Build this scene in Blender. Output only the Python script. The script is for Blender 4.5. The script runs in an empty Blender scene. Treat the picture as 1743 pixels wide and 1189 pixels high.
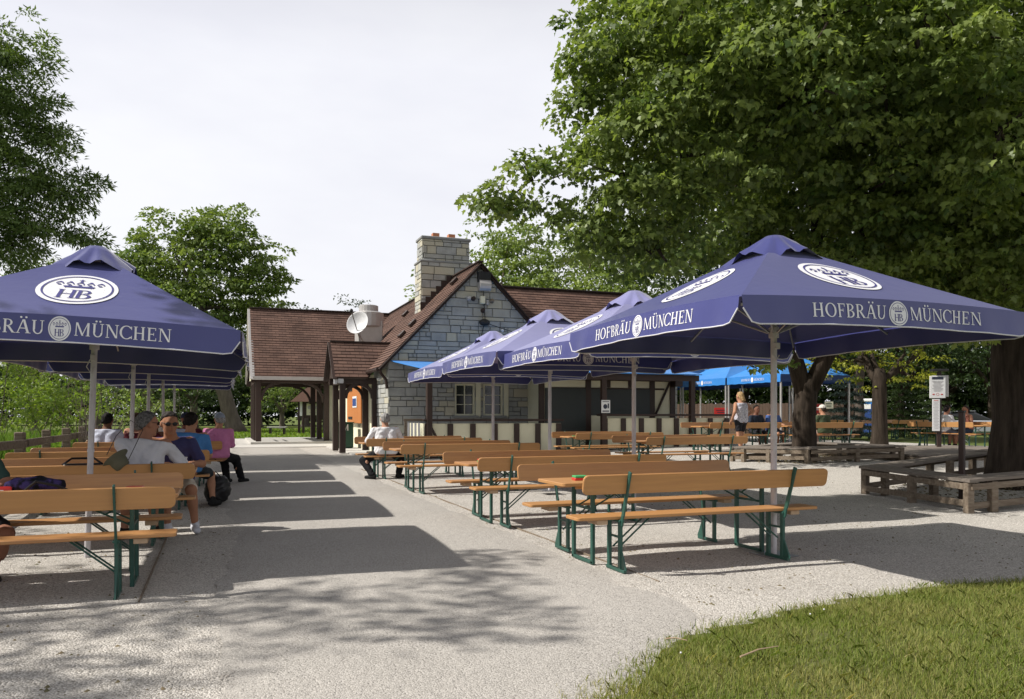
import bpy, bmesh, math, random
import numpy as np
from mathutils import Vector, Matrix
R = math.radians
random.seed(7); rng = np.random.default_rng(7)
sc = bpy.context.scene
COL = sc.collection

# ---------------------------------------------------------------- camera
cd = bpy.data.cameras.new('camera'); cam = bpy.data.objects.new('camera', cd); COL.objects.link(cam)
cam.location = (0, 0, 1.36); cam.rotation_euler = (R(90), 0, R(-20.45))
cd.sensor_width = 36; cd.lens = 27.94; cd.shift_y = 0.0634; cd.clip_start = .05; cd.clip_end = 2000
sc.camera = cam
# ---------------------------------------------------------------- light
SUN = Vector((-.93, .19, 1.0)).normalized()          # towards the sun
elev = math.asin(SUN.z); azim = math.atan2(SUN.x, SUN.y)
w = bpy.data.worlds.new('World'); sc.world = w; w.use_nodes = True
nt = w.node_tree; nt.nodes.clear()
def wn(t, **k):
    n = nt.nodes.new(t)
    for a, b in k.items(): setattr(n, a, b)
    return n
sky = wn('ShaderNodeTexSky', sky_type='NISHITA', sun_disc=False, sun_elevation=elev, sun_rotation=azim, air_density=1.2, dust_density=2.5)
geo = wn('ShaderNodeTexCoord'); sep = wn('ShaderNodeSeparateXYZ')
nt.links.new(geo.outputs['Generated'], sep.inputs[0])
mp = wn('ShaderNodeMapping'); mp.inputs['Scale'].default_value = (1.2, 1.2, 3.4)
nt.links.new(geo.outputs['Generated'], mp.inputs[0])
nz = wn('ShaderNodeTexNoise'); nz.inputs['Scale'].default_value = 1.5; nz.inputs['Detail'].default_value = 5; nz.inputs['Roughness'].default_value = .55
nt.links.new(mp.outputs[0], nz.inputs[0])
cr = wn('ShaderNodeValToRGB')
cr.color_ramp.elements[0].position = .36; cr.color_ramp.elements[0].color = (7.5, 7.5, 8.1, 1)
cr.color_ramp.elements[1].position = .62; cr.color_ramp.elements[1].color = (8.55, 8.55, 8.85, 1)
nt.links.new(nz.outputs['Fac'], cr.inputs[0])
el = wn('ShaderNodeMapRange'); el.inputs['From Min'].default_value = .40; el.inputs['From Max'].default_value = .80
el.inputs['To Min'].default_value = 1.0; el.inputs['To Max'].default_value = .30
nt.links.new(sep.outputs['Z'], el.inputs['Value'])
mu = wn('ShaderNodeVectorMath', operation='SCALE'); nt.links.new(cr.outputs[0], mu.inputs[0]); nt.links.new(el.outputs[0], mu.inputs['Scale'])
mx = wn('ShaderNodeMix', data_type='RGBA'); mx.inputs['Factor'].default_value = .9
nt.links.new(sky.outputs[0], mx.inputs[6]); nt.links.new(mu.outputs[0], mx.inputs[7])
bg = wn('ShaderNodeBackground'); bg.inputs['Strength'].default_value = .1
ow = wn('ShaderNodeOutputWorld')
nt.links.new(mx.outputs[2], bg.inputs[0]); nt.links.new(bg.outputs[0], ow.inputs[0])
sl = bpy.data.lights.new('sun', 'SUN'); sl.energy = 5.0; sl.angle = R(.75); sl.color = (1, .955, .88)
so = bpy.data.objects.new('sun', sl); COL.objects.link(so); so.location = (-20, 5, 30)
so.rotation_euler = SUN.to_track_quat('Z', 'Y').to_euler()
vs = sc.view_settings; vs.view_transform = 'Standard'; vs.look = 'None'; vs.exposure = 0.28; vs.gamma = 1; vs.use_curve_mapping = False
sc.cycles.max_bounces = 6; sc.cycles.diffuse_bounces = 3; sc.cycles.glossy_bounces = 2; sc.cycles.transmission_bounces = 4; sc.cycles.transparent_max_bounces = 8
sc.cycles.use_adaptive_sampling = True

# ---------------------------------------------------------------- materials
def material(name, col, col2=None, scale=4, rough=.6, bump=0, bscale=40, spec=.4, metal=0, stretch=(1, 1, 1), var=None, col3=None, scale3=60,
             sheen=0, detail=6, contrast=.5, each=None):
    m = bpy.data.materials.new(name); m.use_nodes = True; t = m.node_tree; N = t.nodes; L = t.links.new
    b = N['Principled BSDF']; b.inputs['Roughness'].default_value = rough; b.inputs['Metallic'].default_value = metal
    b.inputs['Specular IOR Level'].default_value = spec
    if sheen: b.inputs['Sheen Weight'].default_value = sheen; b.inputs['Sheen Roughness'].default_value = .38
    tc = N.new('ShaderNodeTexCoord'); mp = N.new('ShaderNodeMapping'); mp.inputs['Scale'].default_value = stretch
    L(tc.outputs['Object'], mp.inputs[0])
    def noise(s, d=detail):
        n = N.new('ShaderNodeTexNoise'); n.inputs['Scale'].default_value = s; n.inputs['Detail'].default_value = d; n.inputs['Roughness'].default_value = .6
        L(mp.outputs[0], n.inputs[0]); return n.outputs['Fac']
    def mix(a, c, f):
        x = N.new('ShaderNodeMix'); x.data_type = 'RGBA'
        if isinstance(a, tuple): x.inputs[6].default_value = (*a, 1)
        else: L(a, x.inputs[6])
        if isinstance(c, tuple): x.inputs[7].default_value = (*c, 1)
        else: L(c, x.inputs[7])
        if isinstance(f, float): x.inputs[0].default_value = f
        else: L(f, x.inputs[0])
        return x.outputs[2]
    def sharpen(f, w_):
        r_ = N.new('ShaderNodeMapRange'); r_.inputs['From Min'].default_value = .5 - w_ / 2; r_.inputs['From Max'].default_value = .5 + w_ / 2
        L(f, r_.inputs['Value']); return r_.outputs[0]
    c = col
    if col2 is not None: c = mix(col, col2, sharpen(noise(scale), contrast))
    if col3 is not None: c = mix(c, col3, sharpen(noise(scale3, 3), .35))
    if var is not None:
        a = N.new('ShaderNodeAttribute'); a.attribute_name = 'var'
        c = mix(c, var, a.outputs['Fac'])
    if each is not None:      # every plank weathers a little differently
        oi = N.new('ShaderNodeObjectInfo'); c = mix(c, each, sharpen(oi.outputs['Random'], 1.6))
    if isinstance(c, tuple): b.inputs['Base Color'].default_value = (*c, 1)
    else: L(c, b.inputs['Base Color'])
    if bump:
        bn = N.new('ShaderNodeBump'); bn.inputs['Strength'].default_value = bump; bn.inputs['Distance'].default_value = .02
        L(noise(bscale, 4), bn.inputs['Height']); L(bn.outputs[0], b.inputs['Normal'])
    return m
def leaf_mat(name, a, b_, trans=.35, rough=.45, spec=.35):
    m = bpy.data.materials.new(name); m.use_nodes = True; t = m.node_tree; N = t.nodes; L = t.links.new
    p = N['Principled BSDF']; p.inputs['Roughness'].default_value = rough; p.inputs['Specular IOR Level'].default_value = spec
    at = N.new('ShaderNodeAttribute'); at.attribute_name = 'var'
    x = N.new('ShaderNodeMix'); x.data_type = 'RGBA'; x.inputs[6].default_value = (*a, 1); x.inputs[7].default_value = (*b_, 1)
    L(at.outputs['Fac'], x.inputs[0]); L(x.outputs[2], p.inputs['Base Color'])
    tr = N.new('ShaderNodeBsdfTranslucent')
    y = N.new('ShaderNodeMix'); y.data_type = 'RGBA'; y.blend_type = 'MULTIPLY'; y.inputs[0].default_value = 1; y.inputs[7].default_value = (1.35, 1.4, .6, 1)
    L(x.outputs[2], y.inputs[6]); L(y.outputs[2], tr.inputs[0])
    ms = N.new('ShaderNodeMixShader'); ms.inputs[0].default_value = trans
    L(p.outputs[0], ms.inputs[1]); L(tr.outputs[0], ms.inputs[2]); L(ms.outputs[0], N['Material Output'].inputs[0])
    return m
M = {}
M['wood'] = material('varnished_pine', (.53, .275, .100), (.45, .22, .075), 2.2, .42, .08, 30, .45, stretch=(.5, 9, 9), col3=(.33, .15, .06), scale3=3.2, contrast=.7, each=(.43, .225, .085))
M['block'] = material('raw_wood_block', (.45, .33, .22), (.36, .25, .16), 20, .8)
M['green'] = material('green_painted_steel', (.013, .062, .046), (.022, .082, .062), 14, .42, .05, 60, .5)
M['steel'] = material('grey_steel', (.35, .35, .36), (.28, .28, .29), 12, .35, metal=.8)
M['pole'] = material('white_painted_pole', (.62, .61, .63), (.52, .50, .52), 6, .4, .03, 80, .45, stretch=(1, 1, .4), col3=(.42, .38, .38), scale3=9)
M['cloth'] = material('navy_canopy_cloth', (.040, .045, .180), (.033, .037, .155), 2.2, .4, .12, 6, .5, sheen=.26, col3=(.046, .051, .19), scale3=1.1)
M['cloth_pale'] = material('pale_navy_canopy_cloth', (.20, .20, .40), (.165, .165, .36), 2.2, .5, .12, 6, .5, sheen=.4, col3=(.22, .22, .42), scale3=1.1)
M['clothprint'] = material('navy_print', (.05, .047, .19), None, 5, .55)
M['white'] = material('white_print', (.74, .74, .76), (.66, .66, .69), 8, .6)
M['piping'] = material('pale_piping', (.6, .6, .64), None, 8, .6)
M['timber'] = material('dark_brown_timber', (.026, .014, .011), (.045, .024, .018), 3, .5, .15, 40, .4, stretch=(6, 6, .6))
M['timberx'] = material('dark_brown_timber_flat', (.026, .014, .011), (.045, .024, .018), 3, .5, .15, 40, .4, stretch=(.6, 6, 6))
M['cream'] = material('cream_panel', (.72, .69, .52), (.65, .62, .46), 3, .7, .1, 50)
M['oldwood'] = material('weathered_grey_wood', (.165, .125, .09), (.10, .075, .055), 2, .85, .35, 25, .2, stretch=(.7, 8, 8), col3=(.23, .19, .145), scale3=3)
M['deckwood'] = material('weathered_deck', (.21, .18, .155), (.14, .12, .10), 2, .85, .3, 25, .2, stretch=(.6, 8, 8))
M['bark'] = material('dark_bark', (.022, .017, .013), (.062, .048, .037), 11, .95, 1.0, 22, .1, stretch=(1, 1, .16), contrast=.35)
M['bark_grey'] = material('grey_bark', (.17, .14, .12), (.09, .075, .062), 6, .95, .9, 14, .1, stretch=(1, 1, .25))
M['black'] = material('black_plastic', (.012, .012, .013), (.02, .02, .022), 10, .45)
M['galv'] = material('galvanised_sheet', (.52, .50, .49), (.44, .42, .41), 6, .42, .05, 30, .5, metal=.35)
M['dish'] = material('dish_white', (.62, .62, .63), (.55, .55, .57), 5, .45)
M['terra'] = material('terracotta', (.50, .20, .10), (.38, .15, .08), 8, .8)
M['stone'] = material('ashlar_stone', (.42, .425, .41), (.36, .365, .36), 2.5, .9, .55, 9, .15, var=(.47, .44, .35), col3=(.29, .295, .285), scale3=2.1, contrast=.8)
M['mortar'] = material('mortar', (.27, .275, .27), (.22, .22, .22), 8, .95, .3, 60, .1)
M['concrete'] = material('concrete', (.47, .45, .42), (.40, .385, .36), 1.2, .9, .25, 90, .15, col3=(.52, .5, .47), scale3=40)
M['blue'] = material('sky_blue_tent_cloth', (.035, .22, .62), (.03, .2, .56), 3, .5, .05, 20, .4, sheen=.2)
M['bluedark'] = material('dark_blue_and_shaded_cloth', (.016, .05, .19), None, 3, .6)
M['glass'] = material('dark_window_glass', (.012, .013, .015), None, 3, .08, spec=.6)
M['grey_shutter'] = material('grey_green_shutter', (.035, .042, .042), (.028, .035, .035), 3, .5, .1, 40)
M['orange_board'] = material('orange_pine_board', (.50, .20, .065), (.40, .14, .04), 2, .5, .1, 30, .3, stretch=(9, 9, .5))
M['bin'] = material('dark_green_bin', (.008, .045, .026), (.012, .055, .032), 6, .45)
M['signwhite'] = material('white_sign', (.78, .78, .78), (.72, .72, .73), 6, .5)
M['inkdark'] = material('dark_ink', (.03, .035, .06), None)
M['inkgrey'] = material('grey_ink', (.42, .40, .41), None)
M['inkred'] = material('red_ink', (.55, .06, .05), None)
M['red'] = material('red_plastic', (.55, .035, .03), (.48, .03, .025), 9, .4)
M['coaster_green'] = material('green_card', (.06, .36, .12), (.05, .3, .1), 9, .6)

# ---------------------------------------------------------------- mesh helpers
class MB:
    def __init__(s): s.v = []; s.f = []; s.m = []
    def add(s, vs_, fs, mi=0):
        o = len(s.v); s.v += [tuple(p) for p in vs_]; s.f += [tuple(i + o for i in f) for f in fs]; s.m += [mi] * len(fs); return s
    def box(s, c, d, rot=None, ch=.004, mi=0):
        hx, hy, hz = d[0] / 2, d[1] / 2, d[2] / 2; ch = min(ch, hx * .45, hy * .45, hz * .45); vs_ = []; idx = {}
        for sx in (-1, 1):
            for sy in (-1, 1):
                for sz in (-1, 1):
                    idx[sx, sy, sz] = len(vs_)
                    vs_ += [(sx * hx, sy * (hy - ch), sz * (hz - ch)), (sx * (hx - ch), sy * hy, sz * (hz - ch)), (sx * (hx - ch), sy * (hy - ch), sz * hz)]
        fs = []
        def k(a, b, c_, ax): return idx[a, b, c_] + ax
        for q in (-1, 1):
            fs.append((k(q, -1, -1, 0), k(q, 1, -1, 0), k(q, 1, 1, 0), k(q, -1, 1, 0)))
            fs.append((k(-1, q, -1, 1), k(1, q, -1, 1), k(1, q, 1, 1), k(-1, q, 1, 1)))
            fs.append((k(-1, -1, q, 2), k(1, -1, q, 2), k(1, 1, q, 2), k(-1, 1, q, 2)))
            for r_ in (-1, 1):
                fs.append((k(q, r_, -1, 0), k(q, r_, 1, 0), k(q, r_, 1, 1), k(q, r_, -1, 1)))
                fs.append((k(q, -1, r_, 0), k(q, 1, r_, 0), k(q, 1, r_, 2), k(q, -1, r_, 2)))
                fs.append((k(-1, q, r_, 1), k(1, q, r_, 1), k(1, q, r_, 2), k(-1, q, r_, 2)))
        for kk, i in idx.items(): fs.append((i, i + 1, i + 2))
        c = Vector(c)
        vs_ = [(rot @ Vector(p) if rot else Vector(p)) + c for p in vs_]
        return s.add(vs_, fs, mi)
    def bar(s, p, q, w_, h, up=(0, 0, 1), ch=.003, mi=0):
        p = Vector(p); q = Vector(q); x = (q - p); l = x.length; x = x / l; u = Vector(up)
        if abs(x.dot(u)) > .98: u = Vector((0, 1, 0))
        y = u.cross(x).normalized(); z = x.cross(y)
        return s.box((p + q) / 2, (l, w_, h), Matrix((x, y, z)).transposed(), ch, mi)
    def tube(s, pts, r, n=8, mi=0, cap=True):
        pts = [Vector(p) for p in pts]; rs = r if hasattr(r, '__len__') else [r] * len(pts); vs_ = []; fs = []
        pu = None
        for i, p in enumerate(pts):
            t = (pts[min(i + 1, len(pts) - 1)] - pts[max(i - 1, 0)]).normalized()
            if pu is None: pu = t.orthogonal().normalized()
            pu = (pu - t * pu.dot(t)); pu = pu.normalized() if pu.length > 1e-6 else t.orthogonal().normalized()
            pv = t.cross(pu)
            for j in range(n):
                a = 2 * math.pi * j / n; vs_.append(p + (pu * math.cos(a) + pv * math.sin(a)) * rs[i])
        for i in range(len(pts) - 1):
            for j in range(n): fs.append((i * n + j, i * n + (j + 1) % n, (i + 1) * n + (j + 1) % n, (i + 1) * n + j))
        if cap: fs += [tuple(range(n))[::-1], tuple(range((len(pts) - 1) * n, len(pts) * n))]
        return s.add(vs_, fs, mi)
    def lathe(s, prof, n=16, c=(0, 0, 0), mi=0, rot=None):
        vs_ = []; fs = []; c = Vector(c)
        for r_, z in prof:
            for j in range(n):
                a = 2 * math.pi * j / n; p = Vector((r_ * math.cos(a), r_ * math.sin(a), z)); vs_.append((rot @ p if rot else p) + c)
        for i in range(len(prof) - 1):
            for j in range(n): fs.append((i * n + j, i * n + (j + 1) % n, (i + 1) * n + (j + 1) % n, (i + 1) * n + j))
        fs += [tuple(range(n))[::-1], tuple(range((len(prof) - 1) * n, len(prof) * n))]
        return s.add(vs_, fs, mi)
    def ball(s, c, r, n=10, mi=0, rot=None):
        r = r if hasattr(r, '__len__') else (r, r, r); c = Vector(c); vs_ = []; fs = []; k = n // 2 + 1
        for i in range(k + 1):
            th = math.pi * i / k
            for j in range(n):
                a = 2 * math.pi * j / n; p = Vector((r[0] * math.sin(th) * math.cos(a), r[1] * math.sin(th) * math.sin(a), r[2] * math.cos(th)))
                vs_.append((rot @ p if rot else p) + c)
        for i in range(k):
            for j in range(n): fs.append((i * n + j, (i + 1) * n + j, (i + 1) * n + (j + 1) % n, i * n + (j + 1) % n))
        return s.add(vs_, fs, mi)
    def prism(s, poly, f0, f1, mi=0):
        """poly: 2-D points; f0/f1 map a 2-D point to the two caps"""
        n = len(poly); vs_ = [f0(*p) for p in poly] + [f1(*p) for p in poly]
        fs = [tuple(range(n))[::-1], tuple(range(n, 2 * n))] + [(i, (i + 1) % n, n + (i + 1) % n, n + i) for i in range(n)]
        return s.add(vs_, fs, mi)
    def build(s, name, mats, parent=None, smooth=False, loc=None, fix=True, weld=False):
        me = bpy.data.meshes.new(name); me.from_pydata(s.v, [], s.f)
        mats = mats if isinstance(mats, (list, tuple)) else [mats]
        for m_ in mats: me.materials.append(m_)
        me.polygons.foreach_set('material_index', s.m)
        if fix or weld:
            b = bmesh.new(); b.from_mesh(me)
            if weld: bmesh.ops.remove_doubles(b, verts=b.verts, dist=1e-4)
            bmesh.ops.recalc_face_normals(b, faces=b.faces); b.to_mesh(me); b.free()
        if smooth: me.polygons.foreach_set('use_smooth', [True] * len(me.polygons))
        o = bpy.data.objects.new(name, me); COL.objects.link(o)
        if parent: o.parent = parent
        if loc: o.location = loc
        return o
def np_mesh(name, V, faces_n, idx, mats, parent=None, var=None, smooth=False):
    """V (n,3); faces all with faces_n corners; idx (m,faces_n)"""
    me = bpy.data.meshes.new(name); V = np.asarray(V, np.float32); idx = np.asarray(idx, np.int32); m_ = len(idx)
    me.vertices.add(len(V)); me.vertices.foreach_set('co', V.ravel())
    me.loops.add(m_ * faces_n); me.loops.foreach_set('vertex_index', idx.ravel())
    me.polygons.add(m_); me.polygons.foreach_set('loop_start', np.arange(m_, dtype=np.int32) * faces_n)
    if smooth: me.polygons.foreach_set('use_smooth', np.ones(m_, bool))
    me.update(calc_edges=True)
    for x in (mats if isinstance(mats, (list, tuple)) else [mats]): me.materials.append(x)
    if var is not None:
        a = me.attributes.new('var', 'FLOAT', 'FACE'); a.data.foreach_set('value', np.asarray(var, np.float32))
    o = bpy.data.objects.new(name, me); COL.objects.link(o)
    if parent: o.parent = parent
    return o
def tag(o, label=None, cat=None, group=None, kind=None):
    if label: o['label'] = label
    if cat: o['category'] = cat
    if group: o['group'] = group
    if kind: o['kind'] = kind
    return o
def thing(name, label, cat, loc=(0, 0, 0), rz=0, group=None):
    o = bpy.data.objects.new(name, None); o.empty_display_size = .2; COL.objects.link(o)
    o.location = loc; o.rotation_euler = (0, 0, rz); return tag(o, label, cat, group)
def dup(o, parent=None):
    c = o.copy(); COL.objects.link(c)
    if parent: c.parent = parent
    for ch in list(KIDS.get(o.name, [])) or list(o.children): dup(ch, c)
    return c
KIDS = {}
def place(proto, used, loc, rz, label, group=None):
    if used: o = dup(proto)
    else: o = proto
    o.location = loc; o.rotation_euler = (0, 0, rz); o['label'] = label
    if group: o['group'] = group
    return o
def sstep(t): t = min(1, max(0, t)); return t * t * (3 - 2 * t)
def g(x, y):
    """height of the ground: the yard climbs gently to the right"""
    return .26 * sstep((x - 8.2) / 6.5) * (1 - sstep((y - 34) / 20))
# ================================================================ ground, path, lawn
def gmat(name, c1, c2, c3, fine, big=(.8, .12), bump=.5, speck=None):
    """gravel-like ground: fine grain over broad patches"""
    m = bpy.data.materials.new(name); m.use_nodes = True; t = m.node_tree; N = t.nodes; L = t.links.new
    b = N['Principled BSDF']; b.inputs['Roughness'].default_value = .95; b.inputs['Specular IOR Level'].default_value = .12
    tc = N.new('ShaderNodeTexCoord')
    def noise(s, d=4, ro=.6):
        n = N.new('ShaderNodeTexNoise'); n.inputs['Scale'].default_value = s; n.inputs['Detail'].default_value = d; n.inputs['Roughness'].default_value = ro
        L(tc.outputs['Object'], n.inputs[0]); return n.outputs['Fac']
    def rngm(f, a, z):
        r_ = N.new('ShaderNodeMapRange'); r_.inputs['From Min'].default_value = a; r_.inputs['From Max'].default_value = z; L(f, r_.inputs['Value']); return r_.outputs[0]
    def mix(a, c, f):
        x = N.new('ShaderNodeMix'); x.data_type = 'RGBA'
        for k, q in ((6, a), (7, c)):
            if isinstance(q, tuple): x.inputs[k].default_value = (*q, 1)
            else: L(q, x.inputs[k])
        L(f, x.inputs[0]); return x.outputs[2]
    vo = N.new('ShaderNodeTexVoronoi'); vo.inputs['Scale'].default_value = fine; L(tc.outputs['Object'], vo.inputs[0])
    sp = N.new('ShaderNodeSeparateColor'); L(vo.outputs['Color'], sp.inputs[0])
    c = mix(c1, c2, rngm(noise(big[0], 6), .36, .64))
    c = mix(c, c3, rngm(sp.outputs[0], .35, 1.0))
    c = mix(c, tuple(q * .42 for q in c1), rngm(vo.outputs['Distance'], .5, .95))
    if speck: c = mix(c, speck, rngm(noise(22, 4, .75), .63, .70))
    L(c, b.inputs['Base Color'])
    bn = N.new('ShaderNodeBump'); bn.inputs['Strength'].default_value = bump; bn.inputs['Distance'].default_value = .012; bn.invert = True
    L(vo.outputs['Distance'], bn.inputs['Height'])
    b2 = N.new('ShaderNodeBump'); b2.inputs['Strength'].default_value = .5; b2.inputs['Distance'].default_value = .03
    L(noise(9, 5), b2.inputs['Height']); L(bn.outputs[0], b2.inputs['Normal']); L(b2.outputs[0], b.inputs['Normal'])
    return m
M['gravel'] = gmat('pale_gravel', (.455, .425, .385), (.375, .35, .315), (.66, .625, .58), 85, bump=.75, speck=(.13, .11, .085))
M['path'] = gmat('worn_asphalt_path', (.335, .315, .288), (.40, .375, .345), (.50, .472, .438), 115, big=(.45, .1), bump=.4)
M['lawn'] = material('lawn_ground', (.055, .105, .018), (.10, .135, .03), 1.3, .95, .6, 30, .1, col3=(.14, .16, .05), scale3=14)
M['soil'] = material('grassy_soil', (.085, .11, .03), (.14, .13, .06), 4, .95, .5, 40, .1)

def sheet(name, xs, ys, h, m_, cut=None, kind='structure'):
    xs = np.asarray(xs); ys = np.asarray(ys); nx, ny = len(xs), len(ys)
    V = np.array([(x, y, h(x, y)) for y in ys for x in xs])
    i = np.arange(nx * ny).reshape(ny, nx)
    q = np.stack([i[:-1, :-1], i[:-1, 1:], i[1:, 1:], i[1:, :-1]], -1).reshape(-1, 4)
    if cut is not None:
        cc = V[q].mean(1); q = q[[cut(a, b) for a, b, _ in cc]]
    o = np_mesh(name, V, 4, q, m_, smooth=True); tag(o, kind=kind); return o
from mathutils import noise as mnoise
def und(x, y, s=1.3, a=.014): return a * mnoise.noise((x * s, y * s, 0))
far = [-500, -260, -140, -80, -50, -35, -26, -20, -15, -11, -8, -6, -4.5]
sheet('ground', far + list(np.arange(-3.5, 26, .5)) + [27, 30, 35, 42, 55, 75, 110, 170, 280, 500],
      [-120, -50, -20, -8] + list(np.arange(-4, 46, .5)) + [48, 52, 58, 66, 80, 100, 140, 200, 300, 520],
      lambda x, y: g(x, y) - .035, M['lawn'])
XG = np.arange(-3.4, 25.01, .2); YG = np.arange(-1, 34.01, .2)
sheet('gravel_yard', XG, YG, lambda x, y: g(x, y) + und(x, y) + und(x, y, 4, .006), M['gravel'])
def strip(name, left, right, y0, y1, dy, h, m_, n=14):
    V = []; ys = np.arange(y0, y1 + 1e-6, dy)
    for y in ys:
        a, b = left(y), right(y)
        for k in range(n + 1):
            x = a + (b - a) * k / n; V.append((x, y, h(x, y, k / n)))
    i = np.arange(len(V)).reshape(len(ys), n + 1)
    q = np.stack([i[:-1, :-1], i[:-1, 1:], i[1:, 1:], i[1:, :-1]], -1).reshape(-1, 4)
    return tag(np_mesh(name, V, 4, q, m_, smooth=True), kind='structure')
def pl(y): return .12 + .12 * math.sin(y * .8) + .10 * mnoise.noise((y * 1.7, 3, 0)) + .03 * mnoise.noise((y * 7, 3, 0)) - .5 * sstep((5.2 - y) / 3.5)
def prr(y): return 3.12 + .10 * mnoise.noise((y * 1.7, 9, 0)) + .03 * mnoise.noise((y * 8, 9, 0)) - 1.1 * sstep((4.9 - y) / 1.7)
strip('path', pl, prr, -1, 34, .12, lambda x, y, t: .022 - .018 * (abs(2 * t - 1) ** 6) + und(x, y, .8, .006), M['path'])
tag(MB().prism([(-.6, 33.6), (4.3, 33.6), (4.3, 26.6), (6, 26.6), (6, 46), (-1.5, 46), (-1.5, 37)], lambda a, b: (a, b, -.1), lambda a, b: (a, b, .036)).build('concrete_apron', M['concrete']), kind='structure')
tag(MB().prism([(1.45, 36.9), (5.4, 36.9), (5.4, 44.2), (1.45, 44.2)], lambda a, b: (a, b, -.1), lambda a, b: (a, b, .13)).build('pavilion_floor_slab', M['concrete']), kind='structure')
# thin timber edging set in the gravel
for nm, x, ya, yb, lab in (('edging', 3.36, 5.6, 19.8, 'long thin brown edging board along the right gravel'), ('edging', -.52, 6.3, 10.2, 'short thin brown edging board by the left tables')):
    b = MB(); b.bar((x, ya, -.020), (x + .02, yb, -.020), .012, .07)
    tag(b.build(nm, M['oldwood']), lab, 'edging')
# foreground lawn with real blades
def lawn_edge(x): return float(np.interp(x, [1.0, 1.3, 1.55, 1.87, 2.45, 3.0, 3.9, 5.3, 6.3, 9], [2.6, 3.15, 3.42, 3.62, 4.05, 4.28, 4.52, 4.70, 4.60, 4.5])) + .05 * mnoise.noise((x * 2.3, 1, 0)) + .05 * mnoise.noise((x * 7, 1, 0))
def in_lawn(x, y): return y < lawn_edge(x) and x > .9
sheet('lawn', np.arange(.9, 9, .1), np.arange(.5, 4.9, .1), lambda x, y: g(x, y) + .03 * sstep((lawn_edge(x) - y) / .4) + .004 + und(x, y), M['soil'], cut=in_lawn)
M['blade'] = leaf_mat('grass_blade', (.15, .205, .035), (.40, .35, .15), .3, .6, .2)
def blades(name, pts, hmin, hmax, wid, m_, lean=.5, varp=.5):
    n = len(pts); a = rng.uniform(0, 2 * np.pi, n); hh = rng.uniform(hmin, hmax, n); ln = rng.normal(0, lean, n) * hh; a2 = rng.uniform(0, 2 * np.pi, n)
    dx, dy = np.cos(a) * wid / 2, np.sin(a) * wid / 2; P = np.asarray(pts)
    z0 = np.zeros(n)
    lx, ly = np.cos(a2) * ln, np.sin(a2) * ln
    v = np.stack([P + np.stack([-dx, -dy, z0], 1), P + np.stack([dx, dy, z0], 1),
                  P + np.stack([dx * .7 + lx * .35, dy * .7 + ly * .35, hh * .6], 1), P + np.stack([lx, ly, hh * .95], 1), P + np.stack([-dx * .7 + lx * .35, -dy * .7 + ly * .35, hh * .6], 1)], 1).reshape(-1, 3)
    vr = np.clip(varp * .55 + .4 * np.array([mnoise.noise((p[0] * 1.6, p[1] * 1.6, 2)) for p in P]) + rng.normal(0, .22, n), 0, 1)
    return np_mesh(name, v, 5, np.arange(5 * n).reshape(-1, 5), m_, var=vr)
pts = []
while len(pts) < 125000:
    x = rng.uniform(1.0, 8.9, 4000); y = rng.uniform(1.9, 4.9, 4000)
    for a, b in zip(x, y):
        e = lawn_edge(a) - b
        if e > -.16 and b > 2.1 and (e > .12 or random.random() < max(.03, .35 + e * 3.2)): pts.append((a, b, g(a, b) + .03 * sstep(e / .4)))
tag(blades('lawn_grass', pts[:125000], .018, .062, .0042, M['blade'], .6, .55), 'short sunlit grass with dry tips on the near lawn', 'grass', kind='stuff')
# clover heads and fallen twigs
fl = MB()
for k in range(6):
    x = rng.uniform(1.6, 5.5); y = rng.uniform(2.7, 4.3)
    if in_lawn(x, y + .1): fl.ball((x, y, g(x, y) + .07), .006, 6)
tag(fl.build('clover_flowers', M['white'], smooth=True), 'tiny white clover heads dotted over the near lawn', 'flowers', kind='stuff')
for k, (x, y, a, l, lab) in enumerate(((2.75, 3.55, .3, .34, 'longer dry twig lying on the near lawn'), (2.45, 3.9, -.5, .12, 'short pale twig lying near the lawn edge'))):
    b = MB(); c, s = math.cos(a), math.sin(a)
    b.tube([(x - c * l / 2, y - s * l / 2, .085), (x, y + .01, .09), (x + c * l / 2, y + s * l / 2, .08)], [.005, .004, .0025], 6)
    tag(b.build('twig', M['block']), lab, 'twig')
# loose stones on the gravel (one uncountable mass)
def stones(n, xr, yr, keep, s0, s1, name, m_, label):
    base = np.array([(1, 0, .1), (.5, .85, .05), (-.5, .8, .1), (-1, 0, 0), (-.5, -.85, .1), (.5, -.8, .05), (.1, .05, .75)])
    tri = np.array([(0, 1, 6), (1, 2, 6), (2, 3, 6), (3, 4, 6), (4, 5, 6), (5, 0, 6)])
    V = []; I = []; var = []
    while len(V) < n:
        x = xr[0] + (xr[1] - xr[0]) * rng.random(); y = yr[0] + (yr[1] - yr[0]) * rng.random() ** 1.6
        if not keep(x, y): continue
        s = s0 + (s1 - s0) * rng.random() ** 3; a = rng.uniform(0, 6.28); c, q = math.cos(a), math.sin(a)
        b = base * (1 + rng.normal(0, .18, base.shape)); b = np.stack([b[:, 0] * c - b[:, 1] * q * .8, b[:, 0] * q + b[:, 1] * c * .8, b[:, 2]], 1) * s
        I.append(tri + 7 * len(V)); V.append(b + (x, y, g(x, y) + und(x, y) + und(x, y, 4, .006) - s * .1)); var += [rng.random()] * 6
    return tag(np_mesh(name, np.concatenate(V), 3, np.concatenate(I), m_, var=var), label, 'stones', kind='stuff')
M['pebble'] = material('pebble', (.50, .47, .43), (.42, .40, .37), 30, .95, var=(.32, .29, .26))
stones(6500, (1.6, 3.7), (3.4, 12), lambda x, y: y > lawn_edge(x) - .05 and abs(x - prr(y)) < .1 + .28 * abs(mnoise.noise((y * 1.3, x, 4))), .004, .012, 'gravel_stones', M['pebble'], 'loose stones spilt along the right edge of the path')
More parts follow.
